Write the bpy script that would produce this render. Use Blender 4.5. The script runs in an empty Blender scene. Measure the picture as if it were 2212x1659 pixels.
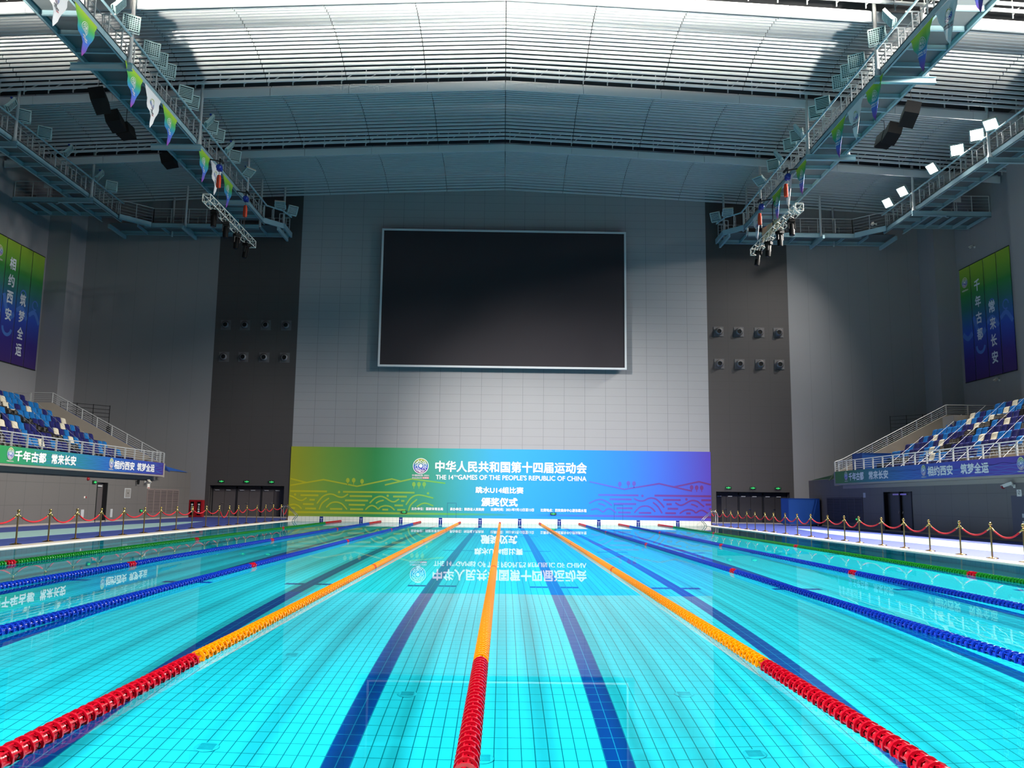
import bpy, bmesh, math, random
from mathutils import Vector, Matrix
random.seed(7)
S = bpy.context.scene
COL = S.collection
PI = math.pi

# ------------------------------------------------------------------ camera
F_PX, PITCH, ROLL, YAW = 1841.7, .13583, .01252, .0088
CAM = Vector((.176, 0.0, 1.434))
_f = Vector((math.sin(YAW)*math.cos(PITCH), math.cos(YAW)*math.cos(PITCH), math.sin(PITCH)))
_r = Vector((math.cos(YAW), -math.sin(YAW), 0))
_u = _r.cross(_f)
C_R = _r*math.cos(ROLL) + _u*math.sin(ROLL)
C_U = _u*math.cos(ROLL) - _r*math.sin(ROLL)
C_F = _f
cd = bpy.data.cameras.new('camera')
cd.sensor_fit = 'HORIZONTAL'; cd.sensor_width = 36; cd.lens = 36*F_PX/2212
cd.clip_start = .05; cd.clip_end = 500
cam = bpy.data.objects.new('camera', cd); COL.objects.link(cam)
cam.matrix_world = Matrix(((C_R.x, C_U.x, -C_F.x, CAM.x), (C_R.y, C_U.y, -C_F.y, CAM.y), (C_R.z, C_U.z, -C_F.z, CAM.z), (0, 0, 0, 1)))
S.camera = cam

# ------------------------------------------------------------------ world, exposure
w = bpy.data.worlds.new('world'); S.world = w; w.use_nodes = True
bg = w.node_tree.nodes['Background']
bg.inputs[0].default_value = (.62, .76, .88, 1); bg.inputs[1].default_value = WORLD_STRENGTH = .085
S.view_settings.view_transform = 'Standard'; S.view_settings.look = 'None'
S.view_settings.exposure = -.2; S.view_settings.gamma = 1.0; S.view_settings.use_curve_mapping = False
S.cycles.max_bounces = 10; S.cycles.diffuse_bounces = 4; S.cycles.glossy_bounces = 4
S.cycles.transmission_bounces = 6; S.cycles.transparent_max_bounces = 8
S.cycles.caustics_reflective = False; S.cycles.caustics_refractive = True
S.cycles.sample_clamp_indirect = 6.0; S.cycles.blur_glossy = .5

# ------------------------------------------------------------------ the hall's big lamps and added fill lights
def lamp_spot(name, loc, target, watts, color, angle, blend=.5, size=.4, caustic=True):
    d = bpy.data.lights.new(name, 'SPOT'); d.energy = watts; d.color = color
    d.spot_size = math.radians(angle); d.spot_blend = blend; d.shadow_soft_size = size
    d.cycles.is_caustics_light = caustic
    o = bpy.data.objects.new(name, d); COL.objects.link(o); o.location = loc
    o.rotation_euler = (Vector(target)-Vector(loc)).to_track_quat('-Z', 'Y').to_euler()
    return o
def lamp_area(name, loc, target, watts, color, sx, sy, caustic=False):
    d = bpy.data.lights.new(name, 'AREA'); d.energy = watts; d.color = color
    d.shape = 'RECTANGLE'; d.size = sx; d.size_y = sy
    d.cycles.is_caustics_light = caustic
    o = bpy.data.objects.new(name, d); COL.objects.link(o); o.location = loc
    o.rotation_euler = (Vector(target)-Vector(loc)).to_track_quat('-Z', 'Y').to_euler()
    return o
LIT_STRENGTH, FLOOD_W = 40.0, 9000
for y in (-4, 8, 20, 31):                                                    # lit floodlights of the right outer catwalk, nearer than the frame shows
    lamp_spot('flood_or_fill_beam', (26.3, y, 22), (3, y+6, 0), 38000, (1, .95, .88), 100, .6, .8)
for y, e in ((-8, 66000), (3, 66000), (14, 48000), (24, 31000)):             # fill spots added high on the left to brighten the pool
    lamp_spot('flood_or_fill_beam', (-16.6, y, 21.8), (0, y+9, 0), e, (1, .97, .93), 42, .7, .8)
lamp_spot('flood_or_fill_beam', (-16.6, 22, 21.8), (6, 61, 1.2), 125000, (1, .95, .9), 37, 1, .8)  # extra fill spot added to brighten the foot of the end wall
d = lamp_area('ceiling_band_fill', (0, -12, 8.4), (0, 40.4, 25.4), 2700, (1, .92, .79), 60, 2.4).data  # added fill, a thin beam that brightens the third ceiling band
d.spread = math.radians(4)
d = lamp_area('ceiling_lip_fill', (0, 8, 7.6), (0, 37.2, 25.2), 2300, (1, .93, .82), 60, 1.5).data     # mid-air fill added to brighten the front of the same ceiling band
d.spread = math.radians(6)


# ------------------------------------------------------------------ helpers
def ray(px, py): return C_F + C_R*((px-1106)/F_PX) - C_U*((py-829.5)/F_PX)
def at_x(px, py, X): d = ray(px, py); return CAM + d*((X-CAM.x)/d.x)      # point of a wall x = X seen at a photo pixel
def at_y(px, py, Y): d = ray(px, py); return CAM + d*((Y-CAM.y)/d.y)
def at_z(px, py, Z): d = ray(px, py); return CAM + d*((Z-CAM.z)/d.z)

class MB:
    def __init__(s): s.v = []; s.f = []; s.m = []; s.mi = 0
    def add(s, vs, fs):
        b = len(s.v); s.v += [tuple(p) for p in vs]
        for f in fs: s.f.append([i+b for i in f]); s.m.append(s.mi)
        return s
    def quad(s, a, b, c, d): return s.add([a, b, c, d], [(0, 1, 2, 3)])
    def box(s, x0, x1, y0, y1, z0, z1):
        return s.add([(x0, y0, z0), (x1, y0, z0), (x1, y1, z0), (x0, y1, z0), (x0, y0, z1), (x1, y0, z1), (x1, y1, z1), (x0, y1, z1)],
                     [(3, 2, 1, 0), (4, 5, 6, 7), (0, 1, 5, 4), (1, 2, 6, 5), (2, 3, 7, 6), (3, 0, 4, 7)])
    def obox(s, c, a, b, n):                                                 # centre and three half-axis vectors
        c, a, b, n = Vector(c), Vector(a), Vector(b), Vector(n)
        vs = [c+a*i+b*j+n*k for k in (-1, 1) for i, j in ((-1, -1), (1, -1), (1, 1), (-1, 1))]
        return s.add(vs, [(3, 2, 1, 0), (4, 5, 6, 7), (0, 1, 5, 4), (1, 2, 6, 5), (2, 3, 7, 6), (3, 0, 4, 7)])
    def bar(s, p, q, w, h=None):                                             # square bar from p to q
        p, q = Vector(p), Vector(q); d = (q-p)
        L = d.length; d.normalize()
        t = Vector((0, 0, 1)) if abs(d.z) < .9 else Vector((0, 1, 0))
        a = d.cross(t).normalized(); b = a.cross(d).normalized(); h = h or w
        return s.obox((p+q)/2, a*w/2, b*h/2, d*L/2)
    def tube(s, pts, r, n=6, cap=True):
        pts = [Vector(p) for p in pts]; rings = []
        for i, p in enumerate(pts):
            d = (pts[min(i+1, len(pts)-1)]-pts[max(i-1, 0)]).normalized()
            t = Vector((0, 0, 1)) if abs(d.z) < .95 else Vector((0, 1, 0))
            a = d.cross(t).normalized(); b = d.cross(a).normalized()
            rr = r[i] if isinstance(r, (list, tuple)) else r
            rings.append([p+a*rr*math.cos(2*PI*k/n)+b*rr*math.sin(2*PI*k/n) for k in range(n)])
        vs = [p for g in rings for p in g]; fs = []
        for i in range(len(pts)-1):
            for k in range(n):
                k2 = (k+1) % n; fs.append((i*n+k, i*n+k2, (i+1)*n+k2, (i+1)*n+k))
        if cap: fs.append(tuple(range(n))); fs.append(tuple(range((len(pts)-1)*n, len(pts)*n))[::-1])
        return s.add(vs, fs)
    def lathe(s, prof, c=(0, 0, 0), n=16, ax='z'):                          # prof: list of (r, h)
        c = Vector(c); vs = []; fs = []
        for r, h in prof:
            for k in range(n):
                a = 2*PI*k/n; p = (r*math.cos(a), r*math.sin(a), h)
                if ax == 'y': p = (p[0], p[2], p[1])
                if ax == 'x': p = (p[2], p[0], p[1])
                vs.append(c+Vector(p))
        for i in range(len(prof)-1):
            for k in range(n):
                k2 = (k+1) % n; fs.append((i*n+k, i*n+k2, (i+1)*n+k2, (i+1)*n+k))
        if prof[0][0] > 1e-4: fs.append(tuple(range(n))[::-1])
        if prof[-1][0] > 1e-4: fs.append(tuple(range((len(prof)-1)*n, len(prof)*n)))
        return s.add(vs, fs)
    def prism(s, poly, mp, t0, t1):                                          # polygon in (u, v) extruded along t; mp(u, v, t)
        n = len(poly)
        vs = [mp(u, v, t0) for u, v in poly]+[mp(u, v, t1) for u, v in poly]
        fs = [tuple(range(n))[::-1], tuple(range(n, 2*n))]+[(i, (i+1) % n, n+(i+1) % n, n+i) for i in range(n)]
        return s.add(vs, fs)
    def build(s, name, mat, parent=None, world=False, smooth=False, sharp=None):
        me = bpy.data.meshes.new(name); me.from_pydata(s.v, [], s.f)
        mats = mat if isinstance(mat, (list, tuple)) else [mat]
        for m in mats: me.materials.append(m)
        if len(mats) > 1: me.polygons.foreach_set('material_index', s.m)
        bm = bmesh.new(); bm.from_mesh(me); bmesh.ops.recalc_face_normals(bm, faces=bm.faces); bm.to_mesh(me); bm.free()
        if smooth:
            me.polygons.foreach_set('use_smooth', [True]*len(me.polygons))
            if sharp is not None: me.set_sharp_from_angle(angle=math.radians(sharp))
        o = bpy.data.objects.new(name, me); COL.objects.link(o)
        if parent is not None:
            o.parent = parent
            if world:
                p = parent; L = Vector()
                while p: L += p.location; p = p.parent
                o.location = -L
        return o

def tag(o, label, cat, group=None):
    o['label'] = label; o['category'] = cat
    if group: o['group'] = group
    return o
def thing(name, label, cat, loc=(0, 0, 0), rz=0, group=None):
    o = bpy.data.objects.new(name, None); COL.objects.link(o); o.empty_display_size = .1
    o.location = loc; o.rotation_euler = (0, 0, rz); return tag(o, label, cat, group)
def struct(mb, name, mat, label, **k):
    o = mb.build(name, mat, **k); o['kind'] = 'structure'; o['label'] = label; o['category'] = name.split('_')[0]; return o
KIDS = {}
def copy_tree(o, label=None, parent=None):
    c = o.copy(); COL.objects.link(c)
    if parent is not None: c.parent = parent
    if label: c['label'] = label
    kids = KIDS.setdefault(o.name, [k for k in o.children])
    for k in kids: copy_tree(k, None, c)
    return c
ORD = 'first second third fourth fifth sixth seventh eighth ninth tenth eleventh twelfth thirteenth fourteenth fifteenth sixteenth seventeenth eighteenth nineteenth twentieth twenty-first twenty-second twenty-third twenty-fourth twenty-fifth twenty-sixth'.split()

# ------------------------------------------------------------------ materials
def srgb(r, g, b): return tuple((c/255/12.92 if c/255 <= .04045 else ((c/255+.055)/1.055)**2.4) for c in (r, g, b))+(1,)
def mat(name, col, rough=.6, metal=0.0, emit=None, estr=0, spec=.5):
    m = bpy.data.materials.new(name); m.use_nodes = True; b = m.node_tree.nodes['Principled BSDF']
    b.inputs['Base Color'].default_value = col; b.inputs['Roughness'].default_value = rough
    b.inputs['Metallic'].default_value = metal; b.inputs['Specular IOR Level'].default_value = spec
    if emit: b.inputs['Emission Color'].default_value = emit; b.inputs['Emission Strength'].default_value = estr
    return m
class NT:
    def __init__(s, m): s.m = m; s.t = m.node_tree; s.b = s.t.nodes['Principled BSDF']
    def n(s, k, **kw):
        o = s.t.nodes.new(k)
        for a, v in kw.items(): setattr(o, a, v)
        return o
    def l(s, a, b): s.t.links.new(a, b)
    def math(s, op, a, b=None):
        o = s.n('ShaderNodeMath', operation=op)
        for i, x in enumerate((a, b)):
            if x is None: continue
            if isinstance(x, (int, float)): o.inputs[i].default_value = x
            else: s.l(x, o.inputs[i])
        return o.outputs[0]
    def xyz(s):
        tc = s.n('ShaderNodeTexCoord'); sp = s.n('ShaderNodeSeparateXYZ'); s.l(tc.outputs['Object'], sp.inputs[0]); return sp.outputs
    def mix(s, fac, a, b):
        o = s.n('ShaderNodeMix', data_type='RGBA')
        if isinstance(fac, (int, float)): o.inputs[0].default_value = fac
        else: s.l(fac, o.inputs[0])
        for i, x in ((6, a), (7, b)):
            if isinstance(x, tuple): o.inputs[i].default_value = x
            else: s.l(x, o.inputs[i])
        return o.outputs[2]
    def noise(s, scale, detail=2):
        o = s.n('ShaderNodeTexNoise'); o.inputs['Scale'].default_value = scale; o.inputs['Detail'].default_value = detail
        tc = s.n('ShaderNodeTexCoord'); s.l(tc.outputs['Object'], o.inputs['Vector']); return o.outputs[0]
    def line(s, coord, pitch, width, off=0.0):                               # 1 on grid lines of that pitch
        a = s.math('ADD', coord, off+1000*pitch); a = s.math('MODULO', a, pitch)
        return s.math('LESS_THAN', a, width)
def grid_mat(name, col, line, axes, pitch, width, off=(0, 0), rough=.6, vary=.06):
    m = mat(name, col, rough); t = NT(m); c = t.xyz()
    a = t.line(c[axes[0]], pitch[0], width[0], off[0]); b = t.line(c[axes[1]], pitch[1], width[1], off[1])
    g = t.math('MAXIMUM', a, b)
    ns = t.noise(.7)
    base = t.mix(t.math('MULTIPLY', ns, vary*2), col, tuple(x*.72 for x in col[:3])+(1,))
    t.l(t.mix(g, base, line), t.b.inputs['Base Color'])
    return m
def ramp_mat(name, stops, axis, lo, hi, rough=.5, tilt=0.0, taxis='Z'):
    m = mat(name, (1, 1, 1, 1), rough); t = NT(m); c = t.xyz()
    v = t.math('DIVIDE', t.math('SUBTRACT', c[axis], lo), hi-lo)
    if tilt: v = t.math('ADD', v, t.math('MULTIPLY', c[taxis], tilt))
    r = t.n('ShaderNodeValToRGB'); e = r.color_ramp.elements
    while len(e) < len(stops): e.new(.5)
    for i, (p, k) in enumerate(stops): e[i].position = p; e[i].color = k
    t.l(v, r.inputs[0]); t.l(r.outputs[0], t.b.inputs['Base Color']); return m

G = {}
G['steel'] = mat('painted_steel', srgb(146, 178, 188), .45)
G['rail'] = mat('grey_rail_paint', srgb(186, 188, 189), .4)
G['deckplate'] = mat('walkway_plate', srgb(96, 104, 108), .7)
G['white_paint'] = mat('white_paint', srgb(205, 206, 205), .5)
G['slat'] = mat('ceiling_slat_aluminium', srgb(206, 212, 216), .42, .0)
G['fascia'] = mat('ceiling_fascia', srgb(200, 206, 210), .45)
G['dark'] = mat('dark_void', srgb(34, 36, 40), .9)
G['black'] = mat('black_plastic', srgb(13, 13, 14), .6, spec=.2)
G['blackmetal'] = mat('black_metal', srgb(26, 26, 28), .45)
G['chrome'] = mat('stainless', srgb(215, 215, 212), .18, 1.0)
G['brass'] = mat('brass', srgb(196, 158, 92), .22, 1.0)
G['brasspost'] = mat('brass_post', srgb(150, 124, 84), .3, 1.0)
G['velvet'] = mat('red_velvet', srgb(190, 14, 34), .8)
G['red'] = mat('red_paint', srgb(150, 18, 30), .45)
G['green_led'] = mat('green_lamp', srgb(40, 200, 90), .5, emit=srgb(60, 230, 120), estr=1.6)
G['white'] = mat('white_print', srgb(238, 238, 238), .6)
G['offwhite'] = mat('off_white', srgb(225, 222, 212), .55)
G['beige'] = mat('concrete_beige', srgb(158, 150, 140), .8)
G['navy'] = mat('navy_seat', srgb(30, 32, 96), .35)
G['sky'] = mat('sky_seat', srgb(22, 104, 172), .35)
G['cream'] = mat('cream_seat', srgb(214, 206, 186), .35)
G['blackcover'] = mat('black_cover', srgb(24, 22, 20), .45)
G['blue_crate'] = mat('blue_crate', srgb(22, 74, 150), .5)
G['blue_motor'] = mat('blue_motor', srgb(20, 50, 150), .4)
G['orange'] = mat('orange_bag', srgb(226, 66, 28), .6)
G['door'] = mat('grey_door', srgb(86, 80, 80), .55)
G['door_dark'] = mat('dark_door', srgb(52, 50, 52), .55)
G['screen'] = mat('screen_black', srgb(46, 43, 48), .6, spec=.2)
G['screenframe'] = mat('screen_frame', srgb(196, 202, 206), .4)
G['coping'] = mat('white_coping', srgb(232, 222, 208), .45)

# ------------------------------------------------------------------ setting: pool basin
PX, PY0, PY1, PD = 13.05, 4.5, 54.5, 2.9
WALL_Y, SIDE_X, LOW_X = 61.3, 32.4, 21.4
M_pool = grid_mat('pool_tile_cyan', srgb(132, 226, 236), srgb(0, 128, 140), ('X', 'Y'), (.125, .25), (.0095, .0095), (.0048, .0048), .35, .03)
M_line = grid_mat('pool_tile_navy', srgb(8, 66, 150), srgb(70, 150, 190), ('X', 'Y'), (.125, .25), (.009, .009), (.0045, .0045), .35, .1)
M_side = grid_mat('pool_tile_side', srgb(96, 176, 196), srgb(20, 110, 130), ('Y', 'Z'), (.25, .125), (.012, .012), (0, 0), .35, .05)
M_endt = grid_mat('pool_tile_white', srgb(226, 222, 214), srgb(150, 158, 160), ('X', 'Z'), (.25, .125), (.012, .012), (.006, .02), .3, .02)
mb = MB()
mb.quad((-PX, PY0, -PD), (PX, PY0, -PD), (PX, PY1, -PD), (-PX, PY1, -PD))
mb.mi = 1; z = -PD+.003
LANES = [(k-4.5)*2.5 for k in range(10)]
for x in LANES:
    mb.quad((x-.125, PY0+1.75, z), (x+.125, PY0+1.75, z), (x+.125, PY1-2, z), (x-.125, PY1-2, z))
    for y in (PY0+1.75, 17.75, 28, 38.25, PY1-2.25):
        for a, b in ((-.5, -.125), (.125, .5)): mb.quad((x+a, y, z), (x+b, y, z), (x+b, y+.25, z), (x+a, y+.25, z))
floor_pool = struct(mb, 'floor_pool', [M_pool, M_line], 'cyan tiled pool bottom with navy lane lines')
floor_pool.cycles.is_caustics_receiver = True
for s, nm in ((-1, 'left'), (1, 'right')):
    mb = MB().box(min(s*PX, s*(PX+.3)), max(s*PX, s*(PX+.3)), PY0, PY1, -PD-.1, -.02)
    struct(mb, 'wall_pool_'+nm, M_side, 'tiled %s side wall of the pool under the water' % nm).cycles.is_caustics_receiver = True
mb = MB().box(-PX-.3, PX+.3, PY1, PY1+.4, -PD-.1, .285)
mb.mi = 1
for x in LANES: mb.box(x-.11, x+.11, PY1-.006, PY1+.1, -PD, .288)
mb.mi = 2
for x in LANES:
    mb.box(x-.09, x+.09, PY1-.009, PY1, .17, .185); mb.box(x-.008, x+.008, PY1-.009, PY1, -.3, .17)
struct(mb, 'wall_pool_end', [M_endt, mat('navy_tile', srgb(24, 34, 120), .3), G['white']], 'white tiled end wall of the pool with navy lane markers').cycles.is_caustics_receiver = True
struct(MB().box(-PX-.3, PX+.3, PY0-.3, PY0, -PD-.1, .02), 'wall_pool_near', M_endt, 'tiled near end wall of the pool')

# water: one flat refracting surface
m = bpy.data.materials.new('pool_water'); m.use_nodes = True; t = m.node_tree; t.nodes.remove(t.nodes['Principled BSDF'])
fr = t.nodes.new('ShaderNodeFresnel'); fr.inputs['IOR'].default_value = 1.333
rf = t.nodes.new('ShaderNodeBsdfRefraction'); rf.inputs['IOR'].default_value = 1.333; rf.inputs['Roughness'].default_value = 0
rf.inputs['Color'].default_value = WATER_TINT = (.22, .92, .98, 1)
gl = t.nodes.new('ShaderNodeBsdfGlossy'); gl.inputs['Roughness'].default_value = 0.0; gl.inputs['Color'].default_value = (1, 1, 1, 1)
mx = t.nodes.new('ShaderNodeMixShader')
tc = t.nodes.new('ShaderNodeTexCoord'); mp = t.nodes.new('ShaderNodeMapping'); mp.inputs['Scale'].default_value = (.5, 2.2, 1)
nz = t.nodes.new('ShaderNodeTexNoise'); nz.inputs['Scale'].default_value = 1.0; nz.inputs['Detail'].default_value = 1
bp = t.nodes.new('ShaderNodeBump'); bp.inputs['Strength'].default_value = .05; bp.inputs['Distance'].default_value = .005
t.links.new(tc.outputs['Object'], mp.inputs[0]); t.links.new(mp.outputs[0], nz.inputs['Vector']); t.links.new(nz.outputs[0], bp.inputs['Height'])
t.links.new(bp.outputs[0], gl.inputs['Normal'])
ms = t.nodes.new('ShaderNodeMath'); ms.operation = 'MULTIPLY'; ms.inputs[1].default_value = .75   # ripples lower the grazing reflectance
t.links.new(fr.outputs[0], ms.inputs[0]); t.links.new(ms.outputs[0], mx.inputs[0]); t.links.new(rf.outputs[0], mx.inputs[1]); t.links.new(gl.outputs[0], mx.inputs[2])
t.links.new(mx.outputs[0], t.nodes['Material Output'].inputs[0])
mb = MB().quad((-PX, PY0, 0), (PX, PY0, 0), (PX, PY1, 0), (-PX, PY1, 0))
water = struct(mb, 'water', m, 'still clear pool water', smooth=True)
water.cycles.is_caustics_caster = True

# deck
M_deck = mat('blue_pool_deck', srgb(62, 78, 158), .55); t = NT(M_deck)
t.l(t.mix(t.noise(3.0, 4), srgb(54, 68, 146), srgb(70, 88, 170)), t.b.inputs['Base Color'])
M_pale = mat('pale_deck_stripe', srgb(168, 206, 206), .55)
mb = MB()
for s in (-1, 1):
    a, b = sorted((s*(PX+.42), s*LOW_X)); mb.box(a, b, -6, WALL_Y+.8, -.3, .012)
mb.box(-PX-.42, PX+.42, PY1+.4, WALL_Y+.8, -.3, .012); mb.box(-PX-.42, PX+.42, -6, PY0-.3, -.3, .012)
mb.mi = 1
for s in (-1, 1):
    pts = [(15.85, -6), (15.85, 38), (16.1, 42), (16.6, 46), (17.3, 50.5), (17.8, 49), (18.2, 46.5), (18.5, 43), (18.5, -6)]
    mb.prism(pts, lambda u, v, t, s=s: (s*u, v, t), .0122, .016)
struct(mb, 'floor_deck', [M_deck, M_pale], 'blue pool deck with a pale stripe along each side')
for s, nm in ((-1, 'left'), (1, 'right')):
    a, b = sorted((s*(PX-.08), s*(PX+.42)))
    struct(MB().box(a, b, PY0, PY1+.1, -.02, .03), 'trim_coping_'+nm, G['coping'], 'white pool coping along the %s edge' % nm)

# ------------------------------------------------------------------ setting: hall walls
WG, WL = srgb(150, 151, 154), srgb(110, 112, 116)
M_wall = grid_mat('grey_wall_panels', WG, WL, ('X', 'Z'), (1.5, .6), (.022, .014), (0, 0), .55, .05)
M_wall2 = grid_mat('plain_grey_wall', srgb(134, 134, 137), srgb(118, 118, 121), ('X', 'Z'), (1.5, 40), (.02, .0), (0, 0), .7, .05)
M_strip = grid_mat('dark_wall_panels', srgb(66, 63, 63), srgb(54, 52, 52), ('X', 'Z'), (1.5, .6), (.02, .012), (0, 0), .6, .06)
M_swall = grid_mat('side_wall_panels', srgb(140, 140, 144), srgb(124, 124, 128), ('Y', 'Z'), (3, 40), (.02, .0), (0, 0), .7, .05)
struct(MB().box(-15, 15, WALL_Y, WALL_Y+.3, -.3, 25.5), 'wall_back', M_wall, 'pale grey panelled end wall behind the screen')
for s, nm in ((-1, 'left'), (1, 'right')):
    mb = MB()
    for (x0, x1, z0, z1) in ((15, 15.41, -.3, 25.5), (20.7, 21, -.3, 25.5), (15.41, 20.7, 2.25, 25.5)):
        a, b = sorted((s*x0, s*x1)); mb.box(a, b, WALL_Y, WALL_Y+.3, z0, z1)
    a, b = sorted((s*15.41, s*20.7))
    mb.box(a-.1, b+.1, WALL_Y+.75, WALL_Y+.9, -.3, 2.6)                     # back of the door recess
    mb.box(a-.1, b+.1, WALL_Y+.28, WALL_Y+.8, 2.25, 2.5)
    for e in (15.3, 20.7): c, d = sorted((s*e, s*(e+.11))); mb.box(c, d, WALL_Y+.2, WALL_Y+.8, -.3, 2.4)
    struct(mb, 'wall_strip_'+nm, M_strip, 'dark grey panelled strip of end wall with %s door recess' % nm)
    a, b = sorted((s*21, s*33)); struct(MB().box(a, b, WALL_Y+.0, WALL_Y+.3, -.3, 25.5), 'wall_corner_'+nm, M_wall2, 'plain grey end wall beyond the %s dark strip' % nm)
    a, b = sorted((s*SIDE_X, s*(SIDE_X+.3))); struct(MB().box(a, b, 8, WALL_Y+.3, -.3, 26), 'wall_'+nm, M_swall, 'grey %s side wall above the stand' % nm)
    for i, (y0, y1) in enumerate(((59, WALL_Y), (47.4, 49.85), (35.6, 38.1))):
        a, b = sorted((s*30.85, s*(SIDE_X+.05))); struct(MB().box(a, b, y0, y1, -.3, 26), 'pillar_%s' % nm, M_swall, 'square grey pillar on %s side wall, %s from the end wall' % (nm, ORD[i]))
    M_low = grid_mat('low_wall_panels_'+nm, srgb(104, 100, 97), srgb(78, 76, 74), ('Y', 'Z'), (1.5, 1.05), (.02, .014), (0, .1), .6, .05)
    mb = MB(); a, b = sorted((s*LOW_X, s*(LOW_X+.3)))
    # door openings per side
    ops = [(45.85, 47.05, 2.12)] if s < 0 else [(44.4, 47.75, 2.16)]
    y = -6
    for (y0, y1, zt) in ops:
        mb.box(a, b, y, y0, -.3, 3.05); mb.box(a, b, y0, y1, zt, 3.05); y = y1
        c, d = sorted((s*(LOW_X+.3), s*(LOW_X+.6))); mb.box(min(c, d)+(.0), max(c, d), y0-.1, y1+.1, -.3, 2.6)
    mb.box(a, b, y, 59.4, -.3, 3.05)
    c, d = sorted((s*(LOW_X+.25), s*31)); mb.box(c, d, 59.1, 59.38, -.3, 3.04)
    mb.box(c, d, 53.6, 59.2, 2.95, 3.045)
    struct(mb, 'wall_low_'+nm, M_low, 'low wall beneath the %s stand' % nm)
    struct(MB().box(min(s*(LOW_X-.02), s*LOW_X), max(s*(LOW_X-.02), s*LOW_X), -6, 59.4, .0, .1), 'baseboard_'+nm, G['beige'], 'pale skirting along the %s low wall' % nm)
struct(MB().box(-21, 21, WALL_Y-.025, WALL_Y, .012, .09), 'baseboard_back', G['beige'], 'pale skirting along the end wall')

# ------------------------------------------------------------------ setting: ceiling bands of louvre slats under a dark roof
def zbase(x): return 24.41-.039*abs(x)-.0004*x*x
BANDS = [(52.9, 61.2), (44.6, 52.15), (36.0, 43.95), (27.4, 35.3)]
SEAMS = [4.33*k for k in range(8)]+[32.3]
for bi, (y0, y1) in enumerate(BANDS):
    mb = MB(); n = int((y1-y0-.2)/.3); ym, hf = (y0+y1)/2, (y1-y0)/2
    def zc(x, y): return zbase(x)-.02+.8*(1-((y-ym)/hf)**2)
    for i in range(n):
        y = y0+.25+i*(y1-y0-.3)/(n-1)
        for sx in (-1, 1):
            for k in range(8):
                xa, xb = sx*(SEAMS[k]+.02), sx*(SEAMS[k+1]-.02)
                A, B = Vector((xa, y, zc(xa, y))), Vector((xb, y, zc(xb, y)))
                vs = [p+Vector((0, a*.04, b)) for p in (A, B) for a, b in ((-1, 0), (1, 0), (1, .14), (-1, .14))]
                mb.add(vs, [(0, 1, 2, 3), (7, 6, 5, 4), (0, 4, 5, 1), (1, 5, 6, 2), (2, 6, 7, 3), (3, 7, 4, 0)])
    struct(mb, 'ceiling_band', G['slat'], '%s band of curved grey ceiling slats from the end wall' % ORD[bi])
    mb = MB()
    for sx in (-1, 1):
        for k in range(8):
            xa, xb = sx*(SEAMS[k]+.01), sx*(SEAMS[k+1]-.01)
            vs = []
            for x in (xa, xb):
                zt = zbase(x); vs += [(x, y0-.02, zt+.02), (x, y0+.03, zt-.42), (x, y0+.16, zt-.40), (x, y0+.12, zt+.02)]
            mb.add(vs, [(0, 1, 2, 3), (7, 6, 5, 4), (0, 4, 5, 1), (1, 5, 6, 2), (2, 6, 7, 3), (3, 7, 4, 0)])
    struct(mb, 'ceiling_fascia', G['fascia'], 'pale upturned front edge of the %s ceiling band' % ORD[bi])
    mb = MB()                                                               # bracing seen in the gap in front of each band
    for k in range(-24, 25):
        x = k*1.33+.3
        z0 = zbase(x)
        mb.bar((x, y0-.32, z0-.02), (x, y0-.32, z0+.9), .05)
        mb.bar((x, y0-.3, z0+.15), (x+.7, y0+.1, z0+.9), .045)
    struct(mb, 'ceiling_brace', G['rail'], 'hanger rods above the gap before the %s ceiling band' % ORD[bi])
mb = MB()
for sx in (-1, 1):
    mb.quad((0, 26.9, 26.6), (sx*33, 26.9, 25.3), (sx*33, 61.6, 25.3), (0, 61.6, 26.6))
    mb.quad((0, 26.9, 26.9), (sx*33, 26.9, 25.6), (sx*33, 61.6, 25.6), (0, 61.6, 26.9))
struct(mb, 'roof', G['dark'], 'dark roof deck above the slats')

# ------------------------------------------------------------------ lane ropes
def float_unit(n=14):                                                        # one float along +y: spoked disc, hub, second thin disc
    mb = MB()
    def ring(r0, r1, ya, yb):
        vs = []
        for r, y in ((r0, ya), (r1, ya), (r1, yb), (r0, yb)):
            vs += [(r*math.cos(2*PI*k/n), y, r*math.sin(2*PI*k/n)) for k in range(n)]
        fs = []
        for j in range(4):
            for k in range(n):
                k2 = (k+1) % n; j2 = (j+1) % 4; fs.append((j*n+k, j*n+k2, j2*n+k2, j2*n+k))
        mb.add(vs, fs)
    ring(.052, .070, 0, .017)
    mb.lathe([(.044, .008), (.034, .03), (.034, .08), (.044, .098)], (0, 0, 0), 10, 'y')
    for k in range(6):
        a = 2*PI*k/6+.3; u = Vector((math.cos(a), 0, math.sin(a))); v = Vector((-math.sin(a), 0, math.cos(a)))
        mb.obox(u*.048+Vector((0, .056, 0)), u*.014, v*.005, Vector((0, .046, 0)))
    return mb
U = float_unit()
PITCH_F = .104
def float_run(name, y0, y1, mats, parent):
    n = max(1, int(round((y1-y0)/PITCH_F))); mb = MB()
    for i in range(n):
        a = i*.55; ca, sa = math.cos(a), math.sin(a); b = len(mb.v)
        mb.v += [(x*ca-z*sa, y0+i*PITCH_F+y, x*sa+z*ca) for x, y, z in U.v]
        mb.f += [[j+b for j in f] for f in U.f]
    mb.m = [0]*len(mb.f)
    return mb.build(name, mats, parent, smooth=True, sharp=40)
def plastic(name, c, rough=.22):
    m = mat(name, c, rough); b = m.node_tree.nodes['Principled BSDF']; b.inputs['Coat Weight'].default_value = .3; b.inputs['Coat Roughness'].default_value = .1
    b.inputs['Subsurface Weight'].default_value = 0; return m
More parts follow.
